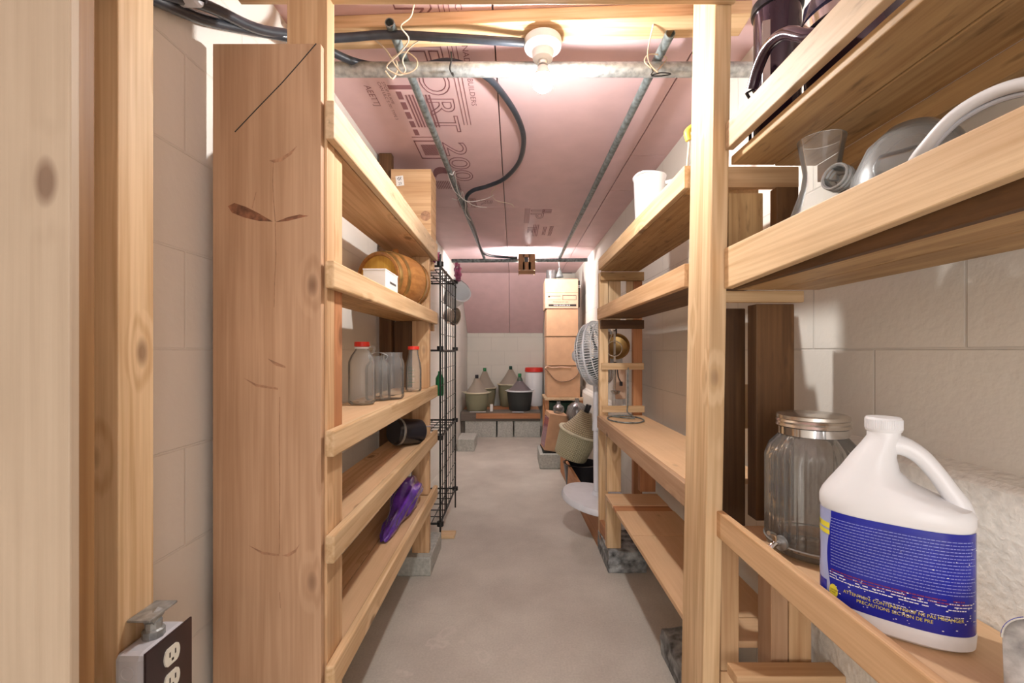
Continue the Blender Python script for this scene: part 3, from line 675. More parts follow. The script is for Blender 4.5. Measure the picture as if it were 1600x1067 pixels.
obj('cable_clamp', lathe(BM(), [(0, 0), (.016, 0), (.016, .012), (.012, .014), (.012, .026), (0, .026)], 10, Matrix.Translation((-.602, .738, .617))), M_galv, t, smooth=False)
obj('strap', box(BM(), -.6275, -.590, .715, .775, .652, .656), M_galv, t, bevel=.001)
obj('clamp_screw', tube(BM(), [(-.602, .728, .643), (-.602, .75, .652)], .009, 8), M_galv, t)

for o_ in t.children: o_.location.z -= .022
# ---------------------------------------------------------------- things on the left shelves
t = thing('wooden_box', 'tall plywood box with a barcode sticker on the top left shelf', 'box', (-.49, 2.2, 1.551))
obj('front_panel', box(BM(), -.590, -.398, 2.12, 2.135, 1.5515, 1.945), FIR[0], t, bevel=.001)
obj('side_panel', box(BM(), -.590, -.398, 2.136, 2.255, 1.5515, 1.945), FIR[1], t, bevel=.001)
st = obj('sticker', box(BM(), 0, .037, -.0008, 0, 0, .048, Matrix.Translation((-.563, 2.119, 1.862)) @ Matrix.Rotation(-.12, 4, 'Y')), M_paper, t)
b = BM()
for i in range(5):
    for j in range(4):
        if (i*7+j*5) % 3: box(b, .008+i*.004, .011+i*.004, -.0014, -.0009, .027+j*.004, .030+j*.004, Matrix.Translation((-.563, 2.119, 1.862)) @ Matrix.Rotation(-.12, 4, 'Y'))
M_ = Matrix.Translation((-.563, 2.119, 1.862)) @ Matrix.Rotation(-.12, 4, 'Y')
merge(b, mapv(text_mesh('23', .017), lambda c: M_ @ Vector((.010+c.x, -.0012, .006+c.y))))
obj('sticker_print', b, M_blackprint, st)
obj('knot', lathe(BM(), [(0, -.0005), (.022, -.0005), (.024, .0), ], 20, Matrix.Translation((-.424, 2.1188, 1.72)) @ Matrix.Rotation(PI/2, 4, 'X')), M_knot2, t)
# barrel on its cradle, axis turned toward the aisle
B = thing('wine_barrel', 'small varnished oak barrel lying on the second left shelf', 'barrel', (-.500, 1.865, 1.3655), (0, 0, 0))
rot = Euler((math.radians(90), 0, math.radians(-20))).to_matrix().to_4x4()
def prof(z): return .098 + .018*(1-(z/.12)**2)
pr = [(.084, -.110), (.088, -.1205)] + [(prof(z), z) for z in [(-.12+.24*i/12) for i in range(13)]] + [(.088, .1205), (.084, .110), (0, .110)]
obj('body', lathe(BM(), [(.0845, -.110)]+pr[1:], 40, rot), M_barrel[1], B, local=True, smooth=True)
obj('head', lathe(BM(), [(0, -.108), (.087, -.108), (.087, -.112), (0, -.112)], 36, rot @ Matrix.Translation((0, 0, .221))), M_head[2], B, local=True, label='golden oak head')
for z in (-.108, -.065, .065, .108):
    obj('hoop', lathe(BM(), [(prof(z-.008)+.0005, z-.008), (prof(z-.008)+.003, z-.008), (prof(z)+.004, z), (prof(z+.008)+.003, z+.008), (prof(z+.008)+.0005, z+.008)], 40, rot), M_brass, B, local=True, smooth=True)
obj('bung', lathe(BM(), [(0, .105), (.013, .105), (.015, .130), (.011, .136), (0, .136)], 16), M_barrel[0], B, local=True, smooth=True)
obj('cradle', merge(box(BM(), -.06, .06, -.09, -.065, -.1265, -.095), box(BM(), -.06, .06, .065, .09, -.1265, -.095)), M_barrel[0], B, local=True, bevel=.003)
t = thing('cardboard_box', 'small white box in front of the barrel', 'box', (-.45, 1.47, 1.2385))
obj('carton', box(BM(), -.485, -.413, 1.42, 1.57, 1.2385, 1.333), M_paper, t, bevel=.001)
obj('flap_edge', box(BM(), -.486, -.412, 1.419, 1.571, 1.3325, 1.3365), M_white, t)
b = BM()
for i in range(6): box(b, -.4129, -.4122, 1.47+i*.013, 1.479+i*.013, 1.296, 1.303)
obj('printed_text', b, M_blackprint, t)
def jar(name, x, y, z, prof, mat, label, cat, lid=None, lidmat=None, segs=36, square=0, extra=None, group=None):
    J = thing(name, label, cat, (x, y, z), (0, 0, .3 if square else 0), group=group)
    rib = (lambda k, i: square*(1-abs(math.cos(2*(2*PI*i/segs)))**.7*1.0)*(1 if k < len(prof)-4 else 0)) if square else None
    obj('glass_body', lathe(BM(), prof, segs, rib=rib), mat, J, local=True, smooth=True)
    if lid: obj('lid', lathe(BM(), lid, 28), lidmat, J, local=True, smooth=True)
    if extra: extra(J)
    return J
jar('glass_jug', -.516, 1.50, .8905, [(0, .004), (.038, .002), (.044, .008), (.045, .13), (.044, .145), (.036, .165), (.022, .185), (.021, .205), (.0205, .205), (.020, .186), (.033, .166), (.042, .145), (.043, .015), (.036, .008), (0, .008)], M_glass,
    'tall glass jug with a red cap, left-most on the middle left shelf', 'jug', [(0, .212), (.024, .212), (.025, .205), (.025, .197), (.0215, .195)], M_red, square=.16,
    extra=lambda J: (obj('collar', lathe(BM(), [(.0225, .188), (.0245, .189), (.0245, .1945), (.0225, .195)], 28), M_white, J, local=True, smooth=True),
                     obj('handle', tube(BM(), smooth_path([(.026, 0, .198), (.040, -.01, .190), (.034, -.005, .17)], 6), .004, 8), M_glass, J, local=True, smooth=True)))
def wirebail(J):
    obj('wire_bail', tube(BM(), smooth_path([(-.03, 0, .150), (-.034, 0, .165), (0, -.005, .176), (.034, 0, .165), (.03, 0, .150)], 6), .0012, 6), M_galv, J, local=True)
jar('glass_jar', -.500, 1.625, .8905, [(0, .004), (.040, .002), (.045, .01), (.046, .11), (.043, .128), (.030, .145), (.029, .158), (.031, .163), (.028, .163), (.027, .146), (.040, .127), (.043, .02), (0, .010)], M_glass,
    'empty wide-mouth glass jar with a wire bail, behind the red-capped jug', 'jar', extra=wirebail)
jar('glass_jar', -.460, 1.665, .8905, [(0, .004), (.040, .002), (.045, .01), (.046, .13), (.043, .146), (.038, .155), (.038, .172), (.040, .176), (.036, .176), (.035, .156), (.041, .145), (.043, .02), (0, .010)], M_glass,
    'empty wide-mouth glass jar without a lid, nearest the shelf edge', 'jar')
def marks(J):
    b = BM()
    for k in range(7):
        for i in range(6 if k % 2 else 4):
            a0 = math.radians(-120+i*9); a1 = math.radians(-120+i*9+9); r_ = .0356
            vs = [b.verts.new((r_*math.cos(a), r_*math.sin(a), z)) for a, z in ((a0, .03+k*.013), (a1, .03+k*.013), (a1, .0312+k*.013), (a0, .0312+k*.013))]; b.faces.new(vs)
    obj('green_marks', b, M_green, J, local=True)
jar('glass_bottle', -.449, 1.975, .8905, [(0, .004), (.030, .002), (.035, .008), (.035, .10), (.032, .125), (.022, .165), (.0215, .190), (.0195, .190), (.020, .165), (.030, .125), (.0335, .10), (.033, .012), (0, .008)], M_glass,
    'milk bottle with green measuring marks and an orange-red cap', 'bottle', [(0, .203), (.0245, .202), (.0255, .197), (.0255, .188), (.0225, .187)], M_red, extra=marks)
t = thing('black_pot', 'black cylindrical pot with a chrome bar lying on the fourth left shelf', 'pot', (-.475, 2.00, .708))
rotp = Matrix.Translation((-.480, 1.975, .7115)) @ Euler((math.radians(82), 0, math.radians(-38))).to_matrix().to_4x4()
obj('body', lathe(BM(), [(0, -.075), (.050, -.075), (.056, -.068), (.057, .06), (.050, .072), (0, .072)], 36, rotp), M_black, t, smooth=True)
obj('rim', lathe(BM(), [(.0575, .045), (.060, .047), (.060, .055), (.0575, .057)], 36, rotp), M_galv, t, smooth=True)
for dx in (0, .012): obj('chrome_bar', tube(BM(), [rotp @ Vector((.02+dx, .025, .072-0.15)), rotp @ Vector((.02+dx, .027, -.13))], .003, 8), M_chrome, t)
# purple bag: crumpled
def crumple(name, c, size, seed, mat, label, cat, amp=.18, tail=None, sub=1):
    rnd = random.Random(seed); b = BM(); bmesh.ops.create_icosphere(b, subdivisions=4, radius=1)
    dirs = [Vector((rnd.gauss(0, 1), rnd.gauss(0, 1), rnd.gauss(0, 1))).normalized() for _ in range(26)]
    for v in b.verts:
        d = v.co.normalized(); r_ = 1
        for k, q in enumerate(dirs):
            f = abs(d.dot(q)); r_ -= amp*math.exp(-((f)/.09)**2)*(.4+.6*((k*37) % 10)/10)
        v.co = Vector((d.x*size[0], d.y*size[1], d.z*size[2]))*r_ + Vector(c)
    if tail:
        for v in b.verts:
            k = max(0, (c[2]-.1*size[2]-v.co.z)/size[2])
            v.co.x += tail[0]*k*k; v.co.y += tail[1]*k*k
            v.co.x = (v.co.x-c[0]-tail[0]*k*k)*(1-.5*min(1, k))+c[0]+tail[0]*k*k
    return tag(obj(name, b, mat, smooth=True), label, cat)
b = BM(); rings = []; rnd = random.Random(11)
spine = [(1.60, .385, .010), (1.63, .392, .024), (1.68, .398, .028), (1.73, .402, .024), (1.79, .412, .034), (1.85, .424, .046), (1.91, .434, .054), (1.98, .438, .058), (2.04, .436, .054), (2.09, .428, .040), (2.115, .42, .012)]
for k, (yy, zz, rr) in enumerate(spine):
    rings.append([]); ph = rnd.uniform(0, 6)
    for i in range(44):
        a = 2*PI*i/44; q = 1+.13*math.sin(5*a+k*.9)+.10*math.sin(9*a-k*1.3+ph*.2)+.07*abs(math.sin(7*a+k*.7))+rnd.uniform(-.05, .05)
        rings[-1].append(b.verts.new((-.474+rr*.92*q*math.cos(a), yy+.012*math.sin(3*a+k), max(.3745, zz+rr*1.1*q*math.sin(a)))))
for p_, q_ in zip(rings, rings[1:]):
    for i in range(44): b.faces.new((p_[i], p_[(i+1) % 44], q_[(i+1) % 44], q_[i]))
b.faces.new(rings[0]); b.faces.new(rings[-1])
tag(obj('plastic_bag', b, M_purple, smooth=True, sub=1), 'crumpled shiny purple plastic bag on the lowest left shelf', 'bag')

# ---------------------------------------------------------------- wire rack at the left wall
G_ = thing('wire_rack', 'tall black wire grid shelf tower standing past the left shelves', 'rack', (-.5, 2.65, 0))
xg, y0, y1, z0, z1 = -.402, 2.41, 3.03, .13, 1.535
def grid(b, P0, U_, V_, nu, nv, r=.0022, re=.004):
    for i in range(nu+1):
        a = P0+U_*(i/nu); tube(b, [a, a+V_], re if i in (0, nu) else r, 6)
    for j in range(nv+1):
        a = P0+V_*(j/nv); tube(b, [a, a+U_], re if j in (0, nv) else r, 6)
    return b
hts = [.13, .60, 1.075, 1.535]
V3 = Vector
for k in range(3):
    obj('side_grid', grid(BM(), V3((xg, y0, hts[k])), V3((0, y1-y0, 0)), V3((0, 0, hts[k+1]-hts[k]-.006)), 8, 5), M_wire, G_)
    obj('back_grid', grid(BM(), V3((-.655, y0, hts[k])), V3((0, y1-y0, 0)), V3((0, 0, hts[k+1]-hts[k]-.006)), 6, 5), M_wire, G_)
for z in hts: obj('shelf_grid', grid(BM(), V3((-.65, y0, z)), V3((.248, 0, 0)), V3((0, y1-y0, 0)), 5, 6, .003, .006), M_wire, G_)
for x, y in ((xg, y0), (xg, y1), (-.655, y0), (-.655, y1), (xg, (y0+y1)/2-.1)): obj('upright', tube(BM(), [(x, y, 0 if y in (y0, y1) else .13), (x, y, 1.60 if y == y0 else 1.545)], .005, 8), M_wire, G_)
for y in (y0, y1):
    for z in hts: obj('connector', lathe(BM(), [(0, -.012), (.018, -.012), (.018, .012), (0, .012)], 12, Matrix.Translation((xg, y, z+.012 if z > 1 else z))), M_wire, G_)
crumple('plastic_bag', (-.47, 2.52, 1.615), (.055, .07, .05), 9, M_mauve, 'crumpled mauve plastic bag on top of the wire rack', 'bag', .25)
crumple('plastic_bag', (-.375, 2.95, 1.60), (.028, .03, .085), 12, M_mauve, 'thin mauve plastic bag hanging from the end of the far pipe', 'bag', .25)
t = thing('white_bucket', 'white plastic bucket hanging on the left wall, mouth toward the aisle', 'bucket', (-.43, 3.30, 1.50), (math.radians(62), 0, math.radians(34)))
obj('body', lathe(BM(), [(0, -.10), (.066, -.10), (.094, .04), (.099, .04), (.099, .046), (.091, .046), (.055, -.096), (0, -.096)], 36), M_white, t, local=True, smooth=True)
obj('bail_handle', tube(BM(), smooth_path([(-.097, 0, .035), (-.08, .05, .05), (0, .10, .055), (.08, .05, .05), (.097, 0, .035)], 6), .002, 6), M_galv, t, local=True)
obj('hook', tube(BM(), smooth_path([(-.6702, 3.32, 1.64), (-.60, 3.32, 1.63), (-.49, 3.30, 1.60), (-.47, 3.29, 1.585)], 5), .003, 6), M_wire, t)
t = thing('saucepan', 'small steel saucepan hanging below the white bucket', 'pan', (-.555, 3.95, 1.385), (math.radians(100), 0, math.radians(60)))
obj('bowl', lathe(BM(), [(0, -.06), (.054, -.058), (.074, -.024), (.079, .036), (.083, .038), (.077, .034), (.070, -.024), (0, -.054)], 36), M_steel, t, local=True, smooth=True)
obj('handle', tube(BM(), [(-.60, 3.97, 1.44), (-.668, 3.98, 1.50)], .007, 8), M_steel, t)
tag(obj('plastic_bottle', lathe(BM(), [(0, 0), (.022, 0), (.024, .01), (.024, .10), (.010, .125), (.010, .14), (0, .14)], 20, Matrix.Translation((-.43, 2.56, .815))), M_green, smooth=True), 'green bottle hanging inside the wire rack', 'bottle')
tag(obj('wood_scrap', box(BM(), -.43, -.34, 2.52, 2.60, .0, .018, Matrix.Translation((0, 0, 0))), PINE[0], bevel=.003), 'small pine offcut under the wire rack', 'wood scrap')

# ---------------------------------------------------------------- bench with demijohns
t = thing('low_bench', 'low plank bench on concrete blocks along the back wall', 'bench', (-.15, 5.9, 0))
board('beam', GREYW, -.665, .33, 5.50, 5.56, .20, .315, t)
board('front_board', ORANGE, -.47, .33, 5.478, 5.499, .235, .300, t)
for i, yy in enumerate((5.562, 5.75, 5.94)):
    board('deck_board', ORANGE if i else GREYW, -.665, .33, yy, yy+.185, .277, .315, t)
board('wall_post', GREYW, -.665, -.614, 5.56, 5.62, .0, .276, t)
for i, (x0, x1) in enumerate(((-.61, -.222), (-.205, -.012), (.005, .328))):
    tag(obj('concrete_block', box(BM(), x0, x1, 5.51, 5.90, 0, .199), M_block, bevel=.004), ['wide grey concrete block under the left end of the bench', 'narrow grey concrete block under the middle of the bench', 'grey concrete block under the right end of the bench'][i], 'block', 'blocks carrying the bench')
tag(obj('concrete_block', box(BM(), -.607, -.423, 4.72, 5.10, 0, .13), M_block, bevel=.004), 'single grey block on the open floor before the bench', 'block')
def handle_loop(D, r, z, mat, ang, s=.018):
    Mz = Matrix.Rotation(ang, 4, 'Z')
    obj('handle', tube(BM(), smooth_path([Mz @ V3((r-.004, -.028, z)), Mz @ V3((r+s*.8, -.024, z+.004)), Mz @ V3((r+s, 0, z+.006)), Mz @ V3((r+s*.8, .024, z+.004)), Mz @ V3((r-.004, .028, z))], 5), .0045, 8), mat, D, local=True, smooth=True)
def demijohn(label, loc, R_, hb, ht, body, cone, rim, capm, neck=None, rot=(0, 0, 0), rimw=.014, name='demijohn', hang=0.0, caph=.05, bot=.82, coneflare=1.0, top_r=.03):
    """basket body to height hb, cone to ht, stopper above"""
    D = thing(name, label, 'demijohn', loc, rot)
    obj('basket', lathe(BM(), [(0, 0), (R_*bot-.006, 0), (R_*bot, .008), (R_*.93, hb*.5), (R_, hb), (R_-.01, hb), (0, hb-.01)], 48), body, D, local='keep', smooth=True)
    obj('rim', lathe(BM(), [(R_-.006, hb-rimw*.9), (R_+.010, hb-rimw*.6), (R_+.014, hb), (R_+.010, hb+rimw*.6), (R_-.008, hb+rimw*.6), (R_-.02, hb)], 48), rim, D, local=True, smooth=True)
    cn = [(R_-.012, hb+.004)]
    for k in range(1, 7):
        f = k/6; cn.append((R_-.012+(top_r-R_+.012)*f - .010*math.sin(PI*f), hb+.004+(ht-hb)*f))
    cn += [(top_r-.004, ht+.002), (0, ht+.002)]
    obj('cone_cover', lathe(BM(), cn, 48), cone, D, local='keep', smooth=True)
    if neck: obj('glass_neck', lathe(BM(), [(top_r+.012, ht-.01), (top_r-.002, ht+.025), (.022, ht+.035), (.022, ht+.05)], 28), neck, D, local=True, smooth=True); ht += .035
    obj('stopper', lathe(BM(), [(0, ht-.002), (.020, ht), (.022, ht+.004), (.0225, ht+caph-.01), (.020, ht+caph), (0, ht+caph)], 24), capm, D, local=True, smooth=True)
    for a in (hang, hang+PI): handle_loop(D, R_+.010, hb+.002, rim, a)
    return D
demijohn('front left sage-green demijohn with a black stopper on the bench', (-.475, 5.66, .3165), .152, .228, .405, M_sage, M_cone, M_beige, M_black, hang=.1)
demijohn('demijohn with a grey cone and green stopper behind the front left one', (-.405, 6.13, .3165), .158, .25, .475, M_sage, M_cone, M_beige, M_green, hang=2.2, name='demijohn')
demijohn('tallest sage demijohn with a dark green stopper, mid-bench by the back wall', (-.045, 6.12, .3165), .175, .30, .50, M_sage, M_cone, M_beige, M_darkgreen, hang=1.2)
demijohn('charcoal demijohn with a green glass neck, front right on the bench', (.075, 5.68, .3165), .165, .25, .385, M_charcoal, M_plumcone, M_fangrey, M_green, neck=M_green_glass, hang=.35)
t = thing('storage_drum', 'white plastic drum with a red screw lid at the bench end', 'drum', (.280, 6.17, .3165))
obj('body', lathe(BM(), [(0, 0), (.118, 0), (.122, .01), (.122, .45), (.112, .465), (0, .465)], 40), M_white, t, local=True, smooth=True)
obj('lid', lathe(BM(), [(0, .53), (.115, .53), (.125, .522), (.128, .472), (.113, .466)], 40), M_red, t, local=True, smooth=True)
tag(obj('paper_sheet', box(BM(), -.55, -.35, 5.48, 5.515, .3156, .319, Matrix.Identity(4)), M_paper), 'white paper sheet sticking out under the front left demijohn', 'paper')
tag(obj('paper_scrap', box(BM(), -.02, .12, 5.465, 5.512, .3156, .320), M_boxgrey), 'grey folded scrap under the charcoal demijohn', 'paper')
tag(obj('small_carton', box(BM(), -.30, -.265, 5.55, 5.60, .3156, .40), M_paper, bevel=.002), 'small white carton between the two front demijohns', 'carton')
# ---------------------------------------------------------------- stand with the box stack, far right
t = thing('wooden_stand', 'orange wooden stand carrying the tall stack of boxes', 'stand', (.51, 4.75, 0))
board('top_board', CREAM, .315, .725, 4.55, 4.98, .565, .590, t)
for x in (.322, .68):
    for y in (4.56, 4.93): board('leg', ORANGE, x, x+.04, y, y+.045, 0, .564, t)
board('brace', ORANGE, .322, .72, 4.607, 4.627, .10, .17, t)
cz = .591; labs = ['bottom box of the stack, cord hanging across its front', 'third box down of the cardboard stack', 'plain second box of the cardboard stack, below the printed one', 'printed top carton of the cardboard stack']
dims = [(.345, .69, .33), (.342, .672, .305), (.340, .668, .29), (.325, .668, .315)]
for k, (x0, x1, hh) in enumerate(dims):
    t = thing('cardboard_box', labs[k], 'box', ((x0+x1)/2, 4.75, cz), group=None)
    bb = box(BM(), x0, x1, 4.60-.004*k, 4.92, cz+.001, cz+hh-.006)
    obj('carton', bb, M_card if k < 3 else M_card2, t, bevel=.004)
    yf_ = 4.60-.004*k
    obj('tape_seam', box(BM(), x0+.004, x1-.004, yf_-.0015, yf_, cz+hh*.52, cz+hh*.525+.003) if k == 3 else box(BM(), x0+.002, x1-.002, yf_-.0015, yf_, cz+hh-.014, cz+hh-.010), M_knot2, t)
    if k == 3:
        b = BM(); box(b, x0+.035, x1-.02, yf_-.0015, yf_, cz+.022, cz+.044); obj('printed_band', b, M_blackprint, t)
        obj('printed_words', mapv(text_mesh('WINE GRAPES 36LB', .020), lambda c, x0=x0, yf_=yf_, cz=cz: V3((x0+.085+c.x, yf_-.0022, cz+.026+c.y))), M_wprint2, t)
        obj('printed_words', mapv(text_mesh('PRODUCE OF USA', .016), lambda c, x0=x0, yf_=yf_, cz=cz: V3((x0+.08+c.x*1.2, yf_-.0014, cz+.062+c.y))), M_blackprint, t)
        b = BM()
        for a in ((x0+.03, x0+.16, .128, .132), (x0+.18, x1-.02, .134, .138), (x0+.18, x0+.184, .09, .138), (x1-.024, x1-.02, .09, .138), (x0+.18, x1-.02, .09, .093), (x0+.03, x0+.16, .09, .092), (x0+.03, x0+.05, .115, .130)):
            box(b, a[0], a[1], yf_-.0015, yf_, cz+a[2], cz+a[3])
        obj('printed_frame', b, M_blackprint, t)
        obj('painted_gap_shade', box(BM(), x1+.0005, x1+.022, 4.62, 4.91, cz+.02, cz+hh-.02), M_blackprint, t)  # black block paints the darkness of the gap beside the carton
        for zz in (.22, .235): obj('strap', box(BM(), x1-.004, x1+.03, 4.60, 4.608, cz+zz, cz+zz+.005), M_paper, t)
    if k == 0:
        obj('cord', tube(BM(), smooth_path([(x0-.02, 4.585, cz+.30), (x0+.02, 4.592, cz+.26), (x0+.08, 4.592, cz+.19), (x0+.15, 4.592, cz+.165), (x0+.24, 4.592, cz+.18), (x0+.31, 4.592, cz+.23), (x0+.34, 4.59, cz+.29)], 6), .006, 8), plain('brown_cord', (.30, .17, .10), .7), t, smooth=True)
        obj('torn_edge', tube(BM(), smooth_path([(x0-.025, 4.585, cz+.30), (x0+.0, 4.59, cz+.325), (x0+.06, 4.592, cz+.31), (x0+.14, 4.592, cz+.318), (x0+.25, 4.592, cz+.31)], 5), .005, 6), M_card2, t)
    cz += hh
t = thing('glass_vase', 'pale frosted glass cylinder on top of the box stack', 'vase', (.40, 4.72, cz+.001))
obj('body', lathe(BM(), [(0, 0), (.05, 0), (.055, .01), (.055, .10), (.052, .10), (.050, .01), (0, .008)], 28), M_dusty, t, local=True, smooth=True)
t = thing('funnel', 'small dark funnel hanging on white wire above the box stack', 'funnel', (.47, 4.55, cz))
obj('cone', lathe(BM(), [(.042, .003), (.015, .075), (.010, .10), (.008, .10), (.013, .073), (.040, .003)], 24), M_pipe, t, local=True, smooth=True)
obj('wire', wire([(.47, 4.55, cz+.10), (.455, 4.45, cz+.14), (.46, 4.35, cz+.17), (.42, 4.25, 1.93), (.43, 4.17, 1.945)], .003, M_paper), M_paper, t)
# below the stand
t = thing('plastic_tub', 'dark green plastic tub under the box stand', 'tub', (.50, 4.78, .0))
obj('body', lathe(BM(), [(0, .33), (.12, .33), (.145, .52), (.152, .53), (.14, .53), (.115, .34), (0, .34)], 32), M_darkgreen, t, local=True, smooth=True)
board('crate', DARKW, .37, .63, 4.64, 4.92, .172, .329, t)
tag(obj('concrete_block', merge(box(BM(), .235, .425, 4.02, 4.075, 0, .13), merge(box(BM(), .235, .27, 4.0751, 4.42, 0, .13), merge(box(BM(), .27, .425, 4.38, 4.42, 0, .13), box(BM(), .39, .425, 4.0751, 4.3799, 0, .13)))), M_block, bevel=.004), 'hollow grey concrete block before the stand, carton on it', 'block')
t = thing('cardboard_box', 'tilted open carton with a mauve printed side on the hollow block', 'box', (.300, 4.22, .150), (0, math.radians(9), math.radians(4)))
b = BM(); box(b, -.03, .15, -.13, .14, .0, .345); obj('carton', b, M_card, t, local=True, bevel=.003)
obj('printed_side', box(BM(), -.0315, -.0305, -.12, .12, .02, .30), M_mauve, t, local=True)
obj('inner_black', box(BM(), -.031, .151, -.131, .141, -.012, .0), M_blackprint, t, local=True)
jar('glass_carboy', .585, 4.10, .40, [(0, .0), (.07, .005), (.098, .05), (.10, .10), (.085, .16), (.05, .19), (.02, .20), (.018, .235), (.016, .235), (.018, .2), (.045, .186), (.08, .155), (.095, .10), (.092, .05), (0, .008)], M_dusty,
    'dusty round glass carboy lying behind the cream woven demijohn', 'carboy')
jar('glass_flask', .425, 4.20, .485, [(0, .0), (.045, .002), (.055, .03), (.05, .06), (.02, .085), (.018, .11), (.016, .11), (.018, .08), (.045, .058), (0, .008)], M_dusty,
    'small clear glass flask on top of the tilted carton', 'flask')
# cream demijohn tilted, resting on a black tub
demijohn('cream woven demijohn tilted over the long floor plank, black stopper', (.440, 3.46, .250), .150, .205, .370, M_wick, M_wick_top, M_beige, M_black, rot=(math.radians(6), math.radians(19), 0), hang=1.35+PI, caph=.065, bot=.86, top_r=.045)
t = thing('black_tub', 'black plastic tub under the tilted cream demijohn', 'tub', (.545, 3.56, .0))
obj('body', lathe(BM(), [(0, .0), (.125, 0), (.145, .17), (.150, .175), (.138, .175), (.12, .01), (0, .01)], 36), M_black, t, local=True, smooth=True)
tag(obj('floor_plank', (lambda b: (prism(b, [(.463, 2.22), (.487, 2.22), (.437, 3.93), (.413, 3.93)], 0.0, .168), b)[1])(BM()), ORANGE[1], bevel=.003), 'long reddish plank standing on edge along the right side of the floor', 'plank')
# ---------------------------------------------------------------- pedestal fan
F = thing('pedestal_fan', 'white pedestal fan leaning behind the far right shelves', 'fan', (.49, 2.66, .20))
tilt = Matrix.Translation((.485, 2.605, .180)) @ Euler((math.radians(5), math.radians(9), 0)).to_matrix().to_4x4()
obj('base', lathe(BM(), [(0, 0), (.195, 0), (.207, .006), (.210, .022), (.202, .038), (.16, .040), (.15, .043), (.14, .045), (.04, .052), (.03, .07), (0, .07)], 64, tilt), M_fanwhite, F, smooth=True)
obj('pole', tube(BM(), [(.485, 2.60, .22), (.50, 2.70, .60), (.51, 2.76, .95)], .0155, 16), M_fanwhite, F, smooth=True)
obj('pole_collar', tube(BM(), [(.4985, 2.695, .585), (.5015, 2.705, .635)], .021, 16), M_fanwhite, F, smooth=True)
FM = Matrix.Translation((.515, 2.74, 1.055)) @ Matrix.Rotation(math.radians(56), 4, 'Z') @ Matrix.Rotation(math.radians(84), 4, 'X')
# local +z is the way the fan blows
def cage(front):
    b = BM(); s = 1 if front else -1; n = 76
    prof_ = [(.03, .092), (.09, .09), (.15, .078), (.182, .055), (.195, .03), (.199, .003)]
    for i in range(n):
        a = 2*PI*i/n; pts = [FM @ V3((r_*math.cos(a), r_*math.sin(a), s*z_)) for r_, z_ in prof_]
        tube(b, pts, .0023, 5)
    for r_, z_, w_ in ((.199, .003, .004), (.190, .044, .0032), (.155, .076, .0025), (.09, .09, .0025), (.03, .092, .004)):
        tube(b, circle_pts((0, 0, s*z_), r_, 48, M=FM), w_, 6, closed=True)
    return b
obj('front_cage', cage(True), M_fangrey, F, label='grey wire front cage')
obj('rear_cage', cage(False), M_fangrey, F)
obj('cage_ring', tube(BM(), circle_pts((0, 0, 0), .201, 64, M=FM), .006, 8, closed=True), M_fanwhite, F, smooth=True)
for k in range(3):
    b = BM(); a0 = 2*PI*k/3; rows = []
    for i in range(7):
        r_ = .03+.145*i/6; half = .28+.32*math.sin(PI*(i+1)/8)
        rows.append([b.verts.new(FM @ V3((r_*math.cos(a0+u*half), r_*math.sin(a0+u*half), u*.022+.01))) for u in (-1, -.5, 0, .5, 1)])
    for p_, q_ in zip(rows, rows[1:]):
        for j in range(4): b.faces.new((p_[j], p_[j+1], q_[j+1], q_[j]))
    obj('blade', b, M_pipe, F, smooth=True, solid=.002)
obj('hub', lathe(BM(), [(0, .045), (.025, .04), (.028, .01), (.028, -.01), (0, -.01)], 24, FM), M_fanwhite, F, smooth=True)
obj('motor_housing', lathe(BM(), [(0, -.16), (.03, -.158), (.052, -.13), (.056, -.09), (.054, -.076), (0, -.076)], 28, FM), M_fanwhite, F, smooth=True)
obj('power_cord', tube(BM(), smooth_path([(.56, 2.86, 1.0), (.565, 2.88, .85), (.60, 2.9, .72), (.56, 2.85, .6), (.575, 2.82, .5), (.60, 2.9, .4), (.56, 2.84, .3)], 6), .004, 6), M_black, F)
# ---------------------------------------------------------------- utensils hung on the far ladder end
yk = 2.47
t = thing('copper_pan', 'round brassy pan hanging inside the ladder end of the shelves', 'pan', (.585, yk+.06, 1.095), (math.radians(78), 0, math.radians(-10)))
obj('bowl', lathe(BM(), [(0, -.045), (.05, -.043), (.07, -.02), (.073, .02), (.076, .022), (.07, .018), (.066, -.018), (0, -.04)], 36), M_brass, t, local=True, smooth=True)
obj('handle', tube(BM(), smooth_path([(0, .07, .018), (0, .11, .03), (0, .15, .03)], 4), .005, 8), M_black, t, local=True)
t = thing('strainer', 'small strainer with a pale ring hanging before the brassy pan', 'strainer', (.555, yk-.03, 1.09))
obj('ring', tube(BM(), circle_pts((.555, yk-.03, 1.085), .042, 32, 'y'), .003, 6, closed=True), M_twine, t)
obj('handle', tube(BM(), smooth_path([(.52, yk-.03, 1.11), (.54, yk-.03, 1.16), (.55, yk-.02, 1.19)], 4), .003, 6), M_twine, t)
t = thing('whisk', 'steel whisk hanging beside the front ladder post', 'whisk', (.53, yk, .95))
obj('handle', tube(BM(), [(.53, yk, 1.18), (.532, yk, 1.0)], .006, 8), M_steel, t)
for k in range(5):
    a = PI*k/5; c_, s__ = math.cos(a)*.022, math.sin(a)*.022
    obj('wire_loop', tube(BM(), smooth_path([(.532, yk, 1.0), (.532+c_, yk+s__, .95), (.532+c_*.8, yk+s__*.8, .915), (.532, yk, .90), (.532-c_*.8, yk-s__*.8, .915), (.532-c_, yk-s__, .95), (.532, yk, 1.0)], 5), .0013, 5), M_steel, t)
t = thing('ladle', 'long steel ladle hanging in the middle of the ladder end', 'ladle', (.565, yk+.01, .9))
obj('handle', box(BM(), .560, .572, yk+.012, yk+.015, .86, 1.19), M_chrome, t)
